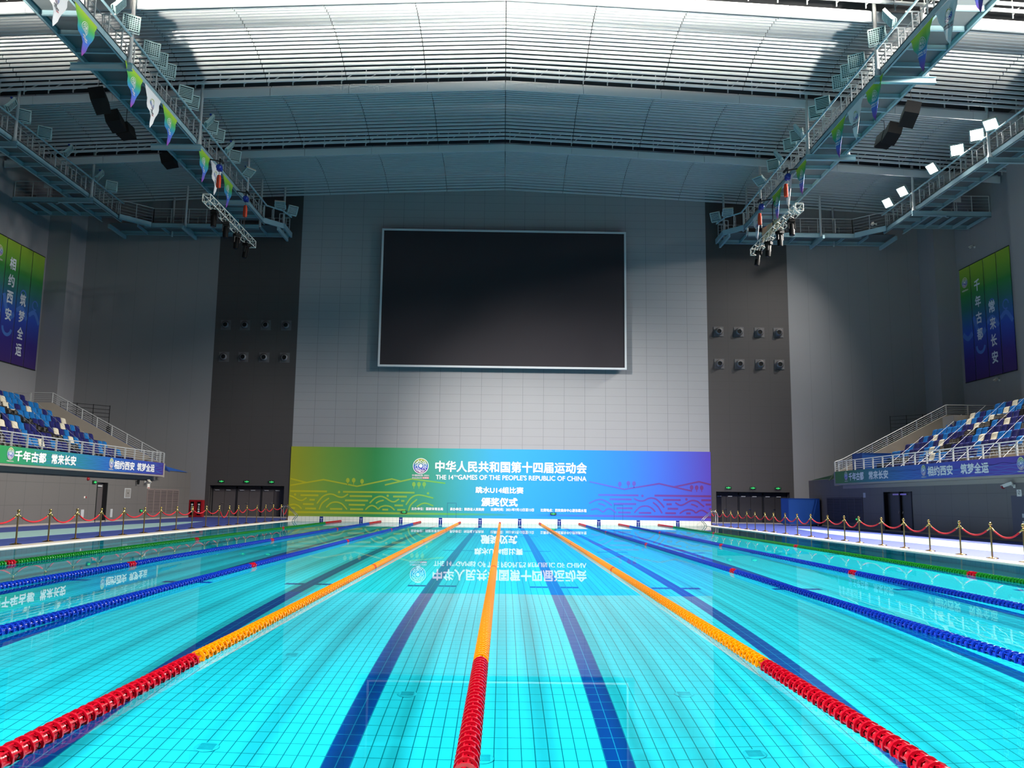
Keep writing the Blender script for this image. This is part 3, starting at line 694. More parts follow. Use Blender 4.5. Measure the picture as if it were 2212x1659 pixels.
for s, ys, nm in ((-1, yl, 'left'), (1, yr, 'right')):
    u = -s                                                                  # reading direction along y
    for i in range(4):
        y0, y1 = ys[i], ys[i+1]; ya, yb = min(y0, y1)+.05, max(y0, y1)-.05
        t = thing('hanging_banner', 'tall green-to-violet banner strip on the %s side wall, %s of four from the left' % (nm, ORD[i]), 'banner', (s*(SIDE_X-.06), (ya+yb)/2, 9.95), group='tall banner strips on the %s side wall' % nm)
        a, b = sorted((0, s*.03)); hw = (yb-ya)/2
        MB().box(a, b, -hw, hw, 0, 8.05).build('fabric', M_hb, t)
        MB().tube([(0, -hw, 8.06), (0, hw, 8.06)], .03, 6).tube([(0, -hw, 0), (0, hw, 0)], .03, 6).build('hem_rod', G['blackmetal'], t)
        hm = lambda off: (lambda p, v: (-s*off, u*p, v))
        d = Draw(hm(.004))
        if i in (0, 1): d.stroke([(-hw*.9, 3.4+i), (0, 3.0), (hw*.9, 3.3)], .34, 4, False)
        if i in (2, 3): d.stroke([(-hw*.9, 3.6), (0, 3.9), (hw*.9, 3.2)], .3, 4, False); d.arc(0, 5.6-.4*i, .3, 0, 300, .1)
        if i == 1: d.arc(0, 2.3, .5, 180, 350, .22)
        d.build('wave_motif', M_hbl, t)
        if i in TXT[s]:
            body, top = TXT[s][i]; d = Draw(hm(.014))
            for k, ch in enumerate(body): zc_ = top*8.05-1.13*k; d.text(ch, -.33, .33, zc_-.78, zc_, .03)
            d.build('lettering', mat('banner_letters', srgb(220, 226, 236), .6) if 'banner_letters' not in bpy.data.materials else bpy.data.materials['banner_letters'], t)
        if i == 0:
            d = Draw(hm(.012)); d.disc(0, 7.0, .36, 24); d.build('emblem_disc', ramp_mat('hanging_emblem', RB, 'Z', 6.64, 7.36, .5), t)
            d = Draw(hm(.017)); emblem_lines(d, 0, 7.0, .35); d.build('emblem_lines', G['white'], t)
            d = Draw(hm(.014)); d.text('中国陕西2021', -.4, .4, 6.38, 6.5, .03); d.build('emblem_caption', G['offwhite'], t)

# ------------------------------------------------------------------ pennants hung from the inner catwalks
def pennant_proto(white):
    t = thing('pennant', '', 'pennant')
    W = [(0, .92), (.15, .86), (.35, .75), (.6, .66), (.8, .56), (.95, .46), (1.1, .33), (1.3, .24), (1.5, .19), (1.65, .10), (1.8, .015)]
    n = 10
    def surf(p, h): return .05*math.sin(p*9+h*3)*min(1, h*1.2)+.10*h*h*.1
    mb = MB(); vs = []
    for h, ww in W:
        for k in range(n+1):
            p = ww*(2*k/n-1)*(1+.04*math.sin(h*11+(1 if k > n/2 else 3)))+.05*h*math.sin(h*2); vs.append((surf(p, h), p, -h))
    m_ = len(vs); vs += [(x-.006, y, z) for x, y, z in vs]
    fs = []
    for i in range(len(W)-1):
        for k in range(n):
            q = (i*(n+1)+k, i*(n+1)+k+1, (i+1)*(n+1)+k+1, (i+1)*(n+1)+k); fs.append(q); fs.append(tuple(j+m_ for j in q[::-1]))
    mb.add(vs, fs)
    ps = [(0, srgb(150, 60, 150)), (.15, srgb(110, 80, 180)), (.38, srgb(62, 112, 206)), (.55, srgb(44, 150, 176)), (.72, srgb(72, 176, 92)), (.9, srgb(150, 202, 52)), (1, srgb(184, 214, 56))]
    M = mat('white_pennant_cloth', srgb(238, 238, 240), .7) if white else ramp_mat('pennant_print', ps, 'Z', -1.8, 0, .7)
    mb.build('cloth', M, t, smooth=True)
    pm = lambda off: (lambda u, v: (surf(u, -v)+off, u, v))
    if white:
        d = Draw(pm(.012)); d.disc(0, -.62, .26, 24, .27); d.build('emblem_disc', ramp_mat('pennant_emblem', RB, 'Z', -.88, -.36, .6), t)
    d = Draw(pm(.02)); emblem_lines(d, 0, -.62, .25); d.build('emblem_lines', G['white'], t)
    d = Draw(pm(.02)); d.text('中国陕西', -.24, .04, -1.04, -.96, .03).text('2021', .07, .25, -1.04, -.96, .03).text('SHAANXI', -.24, .04, -1.13, -1.07, .03); d.build('lettering', mat('pennant_text', srgb(60, 60, 70), .6) if white else G['white'], t)
    d = Draw(pm(.02)); d.text('CHINA', .08, .25, -1.13, -1.07, .03); d.build('red_lettering' if white else 'small_lettering', mat('pennant_red', srgb(206, 50, 60), .6) if white else G['white'], t)
    MB().tube([(0, -.92, 0), (0, .92, 0)], .02, 6).build('cord', G['rail'], t)
    return t
PEN = {-1: [(29.9, 1, 20.55), (32.1, 0, 20.58), (36.6, 0, 20.58), (38.7, 1, 20.58), (40.8, 0, 20.58), (45.75, 0, 20.58), (47.75, 1, 20.58), (49.95, 0, 20.58)],
       1: [(27.9, 0, 20.55), (30.0, 1, 20.5), (32.05, 0, 20.52), (36.5, 0, 20.5), (38.6, 1, 20.5), (40.7, 0, 20.5), (46.05, 0, 20.55), (48.35, 1, 20.55), (50.4, 0, 20.55), (54.6, 1, 20.5)]}
pp = {}
for s, nm in ((-1, 'left'), (1, 'right')):
    cnt = {0: 0, 1: 0}
    for y, wht, z in sorted(PEN[s], reverse=True):
        if wht in pp: o = copy_tree(pp[wht])
        else: o = pp[wht] = pennant_proto(wht)
        o.location = (s*16.83, y, z); o.rotation_euler = (0, 0, 0 if s < 0 else PI)
        o['group'] = 'pennants under the inner catwalks'
        o['label'] = '%s pennant under the %s inner catwalk, %s such one from the end wall' % ('white' if wht else 'green-to-violet', nm, ORD[cnt[wht]]); cnt[wht] += 1

# ------------------------------------------------------------------ catwalks under the roof
ZB = 20.5
def cbeam(mb, x0, x1, y0, y1, face):                                         # channel beam along y; face = sign of the side with flanges
    h = .36; f = .12
    xw = x0 if face > 0 else x1
    mb.box(min(xw, xw+face*.02), max(xw, xw+face*.02), y0, y1, ZB, ZB+h)
    mb.box(min(xw, xw+face*f), max(xw, xw+face*f), y0, y1, ZB, ZB+.025); mb.box(min(xw, xw+face*f), max(xw, xw+face*f), y0, y1, ZB+h-.025, ZB+h)
def hframe(p, ins, along=None):                                              # two posts with cross bars; ins = inward unit vector toward the lamp tube
    p = Vector(p); mb = MB(); q = p+ins*.28
    mb.bar(p, p+Vector((0, 0, .92)), .05); mb.bar(q, q+Vector((0, 0, .92)), .05)
    mb.bar(p+Vector((0, 0, .92)), p+ins*.55+Vector((0, 0, .92)), .045); mb.bar(p+Vector((0, 0, .5)), q+Vector((0, 0, .5)), .04)
    return mb
ZT = ZB+.36
for s, nm in ((-1, 'left'), (1, 'right')):
    X = lambda a: s*a
    for kind, xi, xo, y0, y1 in (('inner', 16.85, 18.8, 26, 58.2), ('outer', 26.9, 28.35, 26, 58.2)):
        t = thing('catwalk', '%s %s catwalk hung under the roof along the pool' % (nm, kind), 'catwalk', (s*xi, 42, ZB), group='steel catwalks under the roof')
        mb = MB(); cbeam(mb, X(xi), X(xi), y0, y1, 1 if s > 0 else -1); mb.build('pool_side_beam', G['steel'], t, world=True)
        mb = MB(); cbeam(mb, X(xo), X(xo), y0, y1, -1 if s > 0 else 1); mb.build('outer_beam', G['steel'], t, world=True)
        a, b = sorted((X(xi), X(xo))); MB().box(a, b, y0, y1, ZT-.06, ZT-.03).build('deck_plate', G['deckplate'], t, world=True)
        y = 26.4
        while y < y1:
            big = min(abs(y-b_) for b_ in (26.9, 35.9, 44.65, 53.4)) < .6
            if not big:
                MB().box(a, b, y-.01, y+.01, ZB+.1, ZB+.3).box(a, b, y-.05, y+.05, ZB+.08, ZB+.1).build('cross_beam', G['steel'], t, world=True)
            y += 1.46
        for by in (26.9, 35.9, 44.65, 53.4):
            e0, e1 = sorted((X(xi-.25), X(xo+.55)))
            MB().box(e0, e1, by-.02, by+.02, ZB-.28, ZB).box(e0, e1, by-.1, by+.1, ZB-.3, ZB-.28).box(e0, e1, by-.1, by+.1, ZB-.02, ZB).build('carrier_beam', G['steel'], t, world=True)
            for hx in (xi-.12, xo+.12):
                if kind == 'outer' and hx > xi+1 : pass
                zt = zbase(hx)+.5
                MB().tube([(X(hx), by, ZB), (X(hx), by, zt)], .085, 10).lathe([(.14, ZB+.02), (.09, ZB+.3)], (X(hx), by, 0), 8).build('hanger_post', G['rail'], t, world=True)
        y = 26.6
        while y < y1-.3:
            hframe((X(xi+.32), y, ZT), Vector((-s, 0, 0))).build('lamp_frame', G['rail'], t, world=True); y += 1.25
        MB().tube([(X(xi-.12), y0, ZT+.93), (X(xi-.12), y1-.2, ZT+.93)], .055, 8).build('lamp_tube', G['steel'], t, world=True)
        for xr, rn in ((xi+.5, 'pool_side_railing'), (xo-.08, 'outer_railing')):
            mb = MB()
            mb.tube([(X(xr), y0, ZT+1.05), (X(xr), y1, ZT+1.05)], .024, 6)
            for z in (.18, .38, .58, .78): mb.tube([(X(xr), y0, ZT+z), (X(xr), y1, ZT+z)], .009, 4)
            y = 27.2
            while y < y1: mb.bar((X(xr), y, ZT-.05), (X(xr), y, ZT+1.05), .04); y += 1.9
            mb.build(rn, G['rail'], t, world=True)
    # transverse catwalk along the end wall, with chamfered corners
    t = thing('catwalk', '%s cross catwalk hung along the end wall' % nm, 'catwalk', (s*22, 60, ZB), group='steel catwalks under the roof')
    cb0, cb1 = sorted((X(17.6), X(25.8)))
    for y, f in ((59.3, 1), (61.15, -1)):
        mb = MB()
        mb.box(cb0 if y < 60 else min(X(15.9), X(28.3)), cb1 if y < 60 else max(X(15.9), X(28.3)), y, y+.02, ZB, ZT)
        for z in (ZB, ZT-.025): mb.box(cb0 if y < 60 else min(X(15.9), X(28.3)), cb1 if y < 60 else max(X(15.9), X(28.3)), min(y, y+f*.12), max(y, y+f*.12), z, z+.025)
        mb.build('edge_beam', G['steel'], t, world=True)
    e0, e1 = sorted((X(15.95), X(28.3))); MB().box(e0, e1, 59.35, 61.1, ZT-.06, ZT-.03).build('deck_plate', G['deckplate'], t, world=True)
    for p_, q_ in (((17.0, 57.7), (15.75, 59.1)), ((15.75, 59.0), (15.75, 61.2)), ((26.8, 57.5), (25.3, 59.2)), ((18.7, 58), (19.9, 59.3))):
        MB().bar((X(p_[0]), p_[1], ZT-.18), (X(q_[0]), q_[1], ZT-.18), .12, .36).build('corner_beam', G['steel'], t, world=True)
    for x in (17.5, 19.3, 21.1, 22.9, 24.7, 26.3):
        MB().bar((X(x), 59.32, ZB+.15), (X(x+.0), 61.15, ZB+.15), .06, .2).build('cross_beam', G['steel'], t, world=True)
    for x in (16.05, 22.8, 28.0):
        MB().bar((X(x), 58.6, ZB-.14), (X(x), 61.28, ZB-.14), .14, .26).build('carrier_beam', G['steel'], t, world=True)
    for x, y in ((22.85, 59.25), (24.5, 61.1), (17.3, 58.5), (16.1, 60.2)):
        MB().tube([(X(x), y, ZB-.1), (X(x), y, zbase(x)+.3)], .08, 10).build('hanger_post', G['rail'], t, world=True)
    mb = MB(); pl = [(15.8, 61.1), (15.8, 59.0), (17.05, 57.75)]
    def railing(mb, p, q, sp=1.25):
        p, q = Vector(p), Vector(q); L = (q-p).length
        mb.tube([p+Vector((0, 0, 1.08)), q+Vector((0, 0, 1.08))], .026, 6)
        for z in (.2, .42, .64, .86): mb.tube([p+Vector((0, 0, z)), q+Vector((0, 0, z))], .009, 4)
        n = max(1, int(round(L/sp)))
        for i in range(n+1): a = p+(q-p)*i/n; mb.bar(a, a+Vector((0, 0, 1.08)), .045)
    railing(mb, (X(18.9), 59.35, ZT), (X(25.2), 59.35, ZT)); railing(mb, (X(25.2), 59.35, ZT), (X(26.95), 57.6, ZT))
    mb.build('front_railing', G['rail'], t, world=True)
    mb = MB(); railing(mb, (X(15.9), 61.1, ZT), (X(28.3), 61.1, ZT), 1.1); mb.build('back_railing', G['rail'], t, world=True)
    for (x, y), ins in (((16.75, 58.2), Vector((-s*.6, -.8, 0))), ((16.25, 58.75), Vector((-s*.6, -.8, 0))), ((15.95, 59.6), Vector((-s, 0, 0))), ((15.95, 60.4), Vector((-s, 0, 0)))):
        hframe((X(x+.3), y, ZT), ins).build('lamp_frame', G['rail'], t, world=True)
    MB().tube([(X(16.75), 57.9, ZT+.93), (X(15.85), 59.0, ZT+.93), (X(15.6), 60.4, ZT+.93)], .055, 8).build('lamp_tube', G['steel'], t, world=True)
    # branch to the side wall
    t = thing('catwalk', '%s short catwalk reaching to the side wall' % nm, 'catwalk', (s*30, 55.6, ZB), group='steel catwalks under the roof')
    e0, e1 = sorted((X(28.35), X(32.38)))
    MB().box(e0, e1, 54.3, 54.34, ZB, ZT).box(e0, e1, 54.3, 54.42, ZB, ZB+.025).build('edge_beam', G['steel'], t, world=True); MB().box(e0, e1, 56.95, 56.99, ZB, ZT).box(e0, e1, 56.87, 56.99, ZB, ZB+.025).build('edge_beam', G['steel'], t, world=True)
    MB().box(e0, e1, 54.34, 56.95, ZT-.06, ZT-.03).build('deck_plate', G['deckplate'], t, world=True)
    for x in (29.2, 30.2, 31.2, 32.2): MB().bar((X(x), 54.32, ZB+.12), (X(x), 56.97, ZB+.12), .08, .2).build('cross_beam', G['steel'], t, world=True)
    MB().bar((X(28.3), 53.6, ZB+.15), (X(29.6), 54.5, ZB+.1), .1, .3).build('knee_brace', G['steel'], t, world=True)
    mb = MB(); railing(mb, (X(28.8), 54.35, ZT), (X(32.3), 54.35, ZT), 1.2); mb.build('front_railing', G['rail'], t, world=True)
    mb = MB(); railing(mb, (X(28.8), 56.9, ZT), (X(32.3), 56.9, ZT), 1.2); mb.build('back_railing', G['rail'], t, world=True)
    MB().box(min(X(29.9), X(30.4)), max(X(29.9), X(30.4)), 54.28, 54.36, ZT+.62, ZT+1.12).bar((X(30.1), 54.33, ZT), (X(30.1), 54.33, ZT+.7), .04).build('junction_box', G['rail'], t, world=True)

# ------------------------------------------------------------------ floodlights on the lamp tubes
LM_LIT = mat('lit_lens', (1, 1, 1, 1), .3, emit=(1.0, .96, .9, 1), estr=LIT_STRENGTH)
LM_OFF = mat('unlit_lens', srgb(40, 58, 60), .25)
LM_CASE = mat('lamp_case', srgb(168, 192, 192), .45)
LM_TOP = mat('lamp_top', srgb(214, 208, 190), .5)
def flood_proto(lit, grid):
    t = thing('floodlight', '', 'floodlight')
    w2, h2 = .37, .33                                                       # faces local -y, upright in z, pivot at the origin
    def mv(mb): mb.v = [(x, y-.1, z+.42) for x, y, z in mb.v]; return mb
    mb = MB().box(-w2, w2, .0, .10, -h2, h2); mb.mi = 1
    mb.box(-w2, w2, -.03, .10, h2-.0, h2+.012); hs_ = mv(mb).build('housing', [LM_CASE, LM_TOP], t)
    mv(MB().box(-w2+.05, w2-.05, -.012, .0, -h2+.05, h2-.05)).build('lens', LM_LIT if lit else LM_OFF, hs_)
    mb = MB().box(-w2, w2, -.045, 0, h2-.05, h2).box(-w2, w2, -.045, 0, -h2, -h2+.05).box(-w2, -w2+.05, -.045, 0, -h2, h2).box(w2-.05, w2, -.045, 0, -h2, h2)
    n = 7
    if not lit:
        for i in range(1, n):
            z = -h2+.05+(2*h2-.1)*i/n; mb.box(-w2, w2, -.04, -.01, z-.018, z+.018)
            if grid: x = -w2+.05+(2*w2-.1)*i/n; mb.box(x-.012, x+.012, -.038, -.01, -h2, h2)
    else:
        for i in range(1, 4): z = -h2+.05+(2*h2-.1)*i/4; mb.box(-w2, w2, -.04, -.02, z-.006, z+.006)
    mv(mb).build('front_grille', LM_CASE, hs_)
    mb = MB().bar((-w2-.02, -.05, .42), (-w2-.02, .0, .03), .03).bar((w2+.02, -.05, .42), (w2+.02, .0, .03), .03).bar((-w2-.02, 0, .03), (w2+.02, 0, .03), .04).tube([(0, 0, -.05), (0, 0, .06)], .05, 8)
    mb.build('bracket', LM_CASE, t)
    MB().lathe([(.05, 0), (.06, .03), (.05, .1), (0, .12)], (-w2+.06, .02, .42+h2-.1), 10, 'y').build('plug', G['blue_motor'], t)
    return t
FP = {}
def aim(o, n):                                                              # turn local -y toward n
    n = Vector(n).normalized(); o.rotation_mode = 'QUATERNION'
    yaw = math.atan2(n.x, -n.y); pitch = math.asin(n.z)
    o.rotation_quaternion = (Matrix.Rotation(yaw, 3, 'Z') @ Matrix.Rotation(-pitch, 3, 'X')).to_quaternion()
def flood(s, x, y, z, n, lit, grid, label, group):
    k = (lit, grid)
    if k in FP: o = copy_tree(FP[k])
    else: o = FP[k] = flood_proto(lit, grid)
    o.location = (s*x, y, z); aim(o, (n[0]*-s, n[1], n[2])); o['label'] = label; o['group'] = group
    return o
zt = ZT+.93+.06
NF, NE = (.50, -.72, -.34), (.72, .30, -.55)
IN = [(33.88, 'E'), (35.66, 'F'), (37.88, 'F'), (38.78, 'F'), (39.84, 'F'), (42.2, 'F'), (43.15, 'F'), (45.15, 'E'), (46.15, 'F'), (47.3, 'F'), (48.69, 'E'), (50.39, 'F'), (52.61, 'D')]
for s, nm in ((-1, 'left'), (1, 'right')):
    for i, (y, k) in enumerate(reversed(IN)):
        flood(s, 16.73, y, zt, {'F': NF, 'E': NE, 'D': (.45, -.3, -.78)}[k], False, y < 41, 'unlit floodlight on the %s inner catwalk, %s from the end wall' % (nm, ORD[i]), 'unlit floodlights on the inner catwalks')
    flood(s, 16.0, 58.8, zt, (.1, -.5, -.8), False, False, 'unlit floodlight on the corner of the %s cross catwalk' % nm, 'unlit floodlights on the cross catwalks')
    flood(s, 15.6, 60.2, zt, (.55, -.68, -.45), False, False, 'unlit floodlight at the inner end of the %s cross catwalk' % nm, 'unlit floodlights on the cross catwalks')
OL = [(43.5, 'E'), (45.2, 'F'), (47.4, 'F'), (49.6, 'E'), (53.6, 'E'), (55.9, 'F')]
for i, (y, k) in enumerate(reversed(OL)):
    flood(-1, 26.78, y, zt, {'F': NF, 'E': NE}[k], False, False, 'unlit floodlight on the left outer catwalk, %s from the end wall' % ORD[i], 'unlit floodlights on the left outer catwalk')
OR_ = [(40.2, NF), (44.1, (.55, -.45, -.7)), (45.7, NF), (47.8, NF), (50.3, (.8, -.2, -.6)), (54.3, (.8, -.3, -.6)), (56.5, (.8, -.3, -.6))]
for i, (y, n) in enumerate(reversed(OR_)):
    flood(1, 26.78, y, zt, n, True, False, 'glowing floodlight on the right outer catwalk, %s from the end wall' % ORD[i], 'lit floodlights on the right outer catwalk')
    d = bpy.data.lights.new('flood_or_fill_beam', 'SPOT'); d.energy = FLOOD_W; d.color = (1.0, .95, .88); d.spot_size = math.radians(120); d.spot_blend = .7; d.shadow_soft_size = .35
    d.cycles.is_caustics_light = True
    o = bpy.data.objects.new('flood_or_fill_beam', d); COL.objects.link(o); o.location = (26.78-.45, y-.15, zt+.25)
    o.rotation_euler = (Vector((8, y-8, 0))-o.location).to_track_quat('-Z', 'Y').to_euler()

# ------------------------------------------------------------------ trusses with moving heads, chain hoists, loudspeakers
def truss(parent, x, y0, y1, z, w=.42):
    h = w/2; mb = MB(); cs = [(-h, -h), (h, -h), (h, h), (-h, h)]
    for a, b in cs: mb.tube([(x+a, y0, z+b), (x+a, y1, z+b)], .025, 6)
    n = int((y1-y0)/.45); L = (y1-y0)/n
    for i in range(n):
        ya, yb = y0+i*L, y0+(i+1)*L
        for j in range(4):
            p, q = cs[j], cs[(j+1) % 4]
            if i % 2: p, q = q, p
            mb.tube([(x+p[0], ya, z+p[1]), (x+q[0], yb, z+q[1])], .013, 5)
    for y in (y0, y1):
        for j in range(4): p, q = cs[j], cs[(j+1) % 4]; mb.tube([(x+p[0], y, z+p[1]), (x+q[0], y, z+q[1])], .022, 6)
    return mb.build('lattice', G['offwhite'], parent, world=True)
mh = None
for s, nm in ((-1, 'left'), (1, 'right')):
    x = s*16.25; z = 17.62
    t = thing('lighting_truss', 'white box truss hung on chains below the %s inner catwalk' % nm, 'truss', (x, 49, z), group='lighting trusses')
    truss(t, x, 44.95, 53.6, z)
    for i, y in enumerate((46.35, 48.35, 50.45, 52.45)):
        if mh is None:
            mh = o = thing('moving_head_light', '', 'stage light', group='moving head lights under the trusses')
            MB().box(-.17, .17, -.2, .2, -.24, -.06).bar((-.1, 0, -.08), (-.1, 0, .2), .05).bar((.1, 0, -.08), (.1, 0, .2), .05).build('base', G['black'], o)
            MB().box(-.2, -.15, -.09, .09, -.62, -.22).box(.15, .2, -.09, .09, -.62, -.22).box(-.2, .2, -.09, .09, -.28, -.22).build('yoke', G['blackmetal'], o); yk = o.children[-1] if o.children[-1].name.startswith('yoke') else [c for c in o.children if c.name.startswith('yoke')][0]
            MB().lathe([(.10, -.3), (.14, -.36), (.145, -.6), (.16, -.66), (.155, -.98), (.12, -1.0)], n=14).build('head', G['black'], yk, smooth=True, sharp=40)
            MB().lathe([(.13, -1.0), (.11, -1.012), (0, -1.014)], n=14).build('front_lens', mat('dark_glass', srgb(30, 34, 44), .1), yk)
        else: o = copy_tree(mh)
        o.location = (x, y, z-.21); o.rotation_euler = (.08*(i-1), 0, .4*i)
        o['label'] = 'black moving head light under the %s truss, %s from its near end' % (nm, ORD[i])
    for i, y in enumerate((46.7, 51.75)):
        o = thing('chain_hoist', 'blue chain hoist with orange bag above the %s end of the %s truss' % ('near' if i == 0 else 'far', nm), 'hoist', (x, y, 20.3), group='chain hoists holding the trusses')
        MB().bar((x-s*.1, y-.3, 20.42), (x-s*.1, y+.3, 20.42), .1).bar((x, y, 20.42), (s*16.95, y, 20.55), .06).bar((x, y, 20.2), (x, y, 20.42), .05).build('hanging_bracket', G['blackmetal'], o, world=True)
        MB().lathe([(.10, -.26), (.15, -.2), (.15, .1), (.10, .16)], (x, y, 20.03), 12, 'y').box(x-.12, x+.12, y-.16, y+.16, 19.86, 20.16).build('motor', G['blue_motor'], o, world=True, smooth=True, sharp=35)
        MB().lathe([(.09, 18.9), (.13, 18.96), (.13, 19.4), (.10, 19.62), (.07, 19.66)], (x-.06, y+.16, 0), 12).build('chain_bag', G['orange'], o, world=True, smooth=True, sharp=50)
        MB().tube([(x, y, 19.86), (x, y, z+.21)], .014, 5).tube([(x, y, z+.2), (x-.2, y-.05, z+.05)], .02, 5).tube([(x, y, z+.2), (x+.2, y+.05, z+.05)], .02, 5).build('chain', G['blackmetal'], o, world=True)
sheet = thing('plastic_sheet', 'yellowish translucent sheet hung behind the right truss', 'sheet', (16.5, 51, 18.2))
mb = MB(); n = 10; vs = []
for i in range(n+1):
    y = 49.3+3.2*i/n
    vs += [(16.55+.04*math.sin(i*1.7), y, 18.5+.38*i/n), (16.55+.06*math.sin(i*2.3+1), y, 17.85-.05*math.sin(i))]
mb.add(vs, [(2*i, 2*i+1, 2*i+3, 2*i+2) for i in range(n)]); mb.add([(x+.01, y, z) for x, y, z in vs], [(2*i, 2*i+2, 2*i+3, 2*i+1) for i in range(n)])
mb.build('film', mat('yellow_film', srgb(196, 186, 146), .35), sheet, world=True)
MB().tube([(16.5, 50.3, 17.85), (16.5, 50.3, 19.6), (16.5, 50.1, 19.75), (16.5, 49.9, 19.75)], .03, 6).build('cable_loop', G['black'], sheet, world=True)

def cab(mb, c, along, down, wx, tw=.8):                                     # wedge loudspeaker box: front face wider than back
    c = Vector(c); a = Vector(along).normalized(); d_ = Vector(down).normalized(); sd = a.cross(d_).normalized()
    vs = [c+a*i*.42+d_*j*.30*(1 if j < 0 else tw)+sd*k*wx for k in (-1, 1) for i, j in ((-1, -1), (1, -1), (1, 1), (-1, 1))]
    mb.add(vs, [(3, 2, 1, 0), (4, 5, 6, 7), (0, 1, 5, 4), (1, 2, 6, 5), (2, 3, 7, 6), (3, 0, 4, 7)])
for s, nm, sets in ((-1, 'left', [((38.25, 19.85), (39.9, 19.6), (41.05, 19.6)), ((46.6, 20.35),)]), (1, 'right', [((38.7, 20.05), (40.6, 19.95), (41.4, 19.95)),])):
    sx = -19.1 if s < 0 else 19.5
    for gi, cs in enumerate(sets):
        big = len(cs) > 1
        t = thing('loudspeaker_cluster' if big else 'loudspeaker', 'black loudspeaker %s hung beside the %s inner catwalk' % ('cluster of stacked cabinets' if big else 'single cabinet', nm), 'loudspeaker', (sx, cs[0][0], cs[0][1]))
        for i, (y, z) in enumerate(cs):
            mb = MB(); tilt = (-.35, -.05, .3)[i] if big else .2
            cab(mb, (sx, y, z), (0, math.cos(tilt*.9-.25), math.sin(tilt*.9-.25)), (s*-.2, .25, -1), .34)
            mb.build('cabinet', G['black'], t, world=True)
        MB().tube([(sx, cs[0][0]-.2, cs[0][1]+.2), (sx, cs[0][0]-.2, 24.3)], .012, 5).tube([(sx, cs[-1][0], cs[-1][1]+.2), (sx, cs[-1][0], 21), (s*18.75, cs[-1][0], 21.1)], .018, 5).build('hanging_cable', G['blackmetal'], t, world=True)

# ------------------------------------------------------------------ stands: steps, balcony front, stringer, railings
SY1, ROWS, DX, DZ = 53.3, 9, .857, .456
def row_x(k): return 22.01+DX*k
def row_z(k): return 2.92+DZ*k
for s, nm in ((-1, 'left'), (1, 'right')):
    mb = MB()
    for k in range(ROWS):
        a, b = sorted((s*(21.35+DX*k), s*(21.35+DX*(k+1)))); mb.box(a, b, 14, SY1, row_z(k)-.5, row_z(k))
    a, b = sorted((s*20.73, s*21.4)); mb.box(a, b, 8, SY1-.3, 2.62, row_z(0))
    a, b = sorted((s*(21.35+DX*ROWS), s*32.3)); mb.box(a, b, 14, 59, 6.5, row_z(8)+.1)
    if s > 0:
        mb.box(27.1, 28.0, 50.6, 51.9, row_z(7)-.2, row_z(7)+.72)           # parapet of the entry on the right
    struct(mb, 'floor_stand_'+nm, G['beige'], 'stepped concrete tiers of the %s stand' % nm)
    a, b = sorted((s*20.74, s*20.9)); struct(MB().box(a, b, 8, SY1-.45, 2.7, 3.45), 'wall_balcony_'+nm, G['beige'], 'balcony front wall of the %s stand' % nm)
    pr = [(20.9, 2.6), (20.9, 3.45), (21.15, 3.5), (28.15, 7.15), (31.0, 7.15), (31.0, 2.6)]
    struct(MB().prism(pr, lambda u, v, q, s=s: (s*u, q, v), SY1, SY1+.22), 'wall_stringer_'+nm, G['beige'], 'sloping beige end wall of the %s stand' % nm)
    pr = [(20.95, 2.95), (21.3, 3.42), (28.2, 7.02), (28.2, 6.2)]
    struct(MB().prism(pr, lambda u, v, q, s=s: (s*u, q, v), SY1+1.1, SY1+1.3), 'trim_stair_'+nm, mat('stair_blue_'+nm, srgb(34, 66, 130) if s < 0 else srgb(40, 58, 44), .6), 'coloured sloping panel beyond the %s stand stair' % nm)
    # balcony railing
    t = thing('balcony_railing', 'grey balcony railing along the front of the %s stand' % nm, 'railing', (s*20.8, 40, 3.45), group='railings of the stands')
    x = s*20.82; mb = MB(); zt_ = 4.06
    mb.tube([(x, 8, zt_), (x, 52.6, zt_), (s*21.1, 53.3, zt_)], .028, 6)
    for z in (3.58, 3.7, 3.82, 3.94): mb.tube([(x, 8, z), (x, 52.6, z)], .012, 5)
    mb.build('rails', G['rail'], t, world=True)
    y = 52.5
    while y > 26: MB().bar((x, y, 3.43), (x, y, zt_), .085, .025).build('post', G['rail'], t, world=True); y -= 1.225
    # stair railing on the stringer
    t = thing('stair_railing', 'grey railing climbing the sloping end wall of the %s stand' % nm, 'railing', (s*24.5, SY1+.1, 5.3), group='railings of the stands')
    P = [Vector((s*20.95, SY1+.1, 3.47)), Vector((s*21.4, SY1+.1, 3.62)), Vector((s*28.15, SY1+.1, 7.15)), Vector((s*31.2, SY1+.1, 7.15))]
    mb = MB()
    for z, r in ((.12, .012), (.24, .012), (.36, .012), (.48, .012), (.62, .028)): mb.tube([p+Vector((0, 0, z)) for p in P], r, 5)
    mb.build('rails', G['rail'], t, world=True)
    for i in range(8):
        p = P[1].lerp(P[2], i/7); MB().bar(p, p+Vector((0, 0, .62)), .025, .09).build('post', G['rail'], t, world=True)
    for p in (P[0], P[2].lerp(P[3], .45), P[3]): MB().bar(p, p+Vector((0, 0, .62)), .09, .025).build('post', G['rail'], t, world=True)
    t = thing('landing_railing', 'dark thin railing of the landing behind the %s stand' % nm, 'railing', (s*27, 57, 6.6))
    mb = MB()
    for z in (6.7, 6.95, 7.2, 7.45): mb.tube([(s*29.5, 57, z+.15), (s*26.2, 57, z-.1)], .016, 5)
    for i in range(4): xx = s*(26.2+1.1*i); mb.bar((xx, 57, 5.4), (xx, 57, 7.4+.075*i), .035)
    mb.bar((s*26.2, 57, 4.5), (s*26.2, 57, 6.0), .2); mb.build('rails', G['blackmetal'], t, world=True)

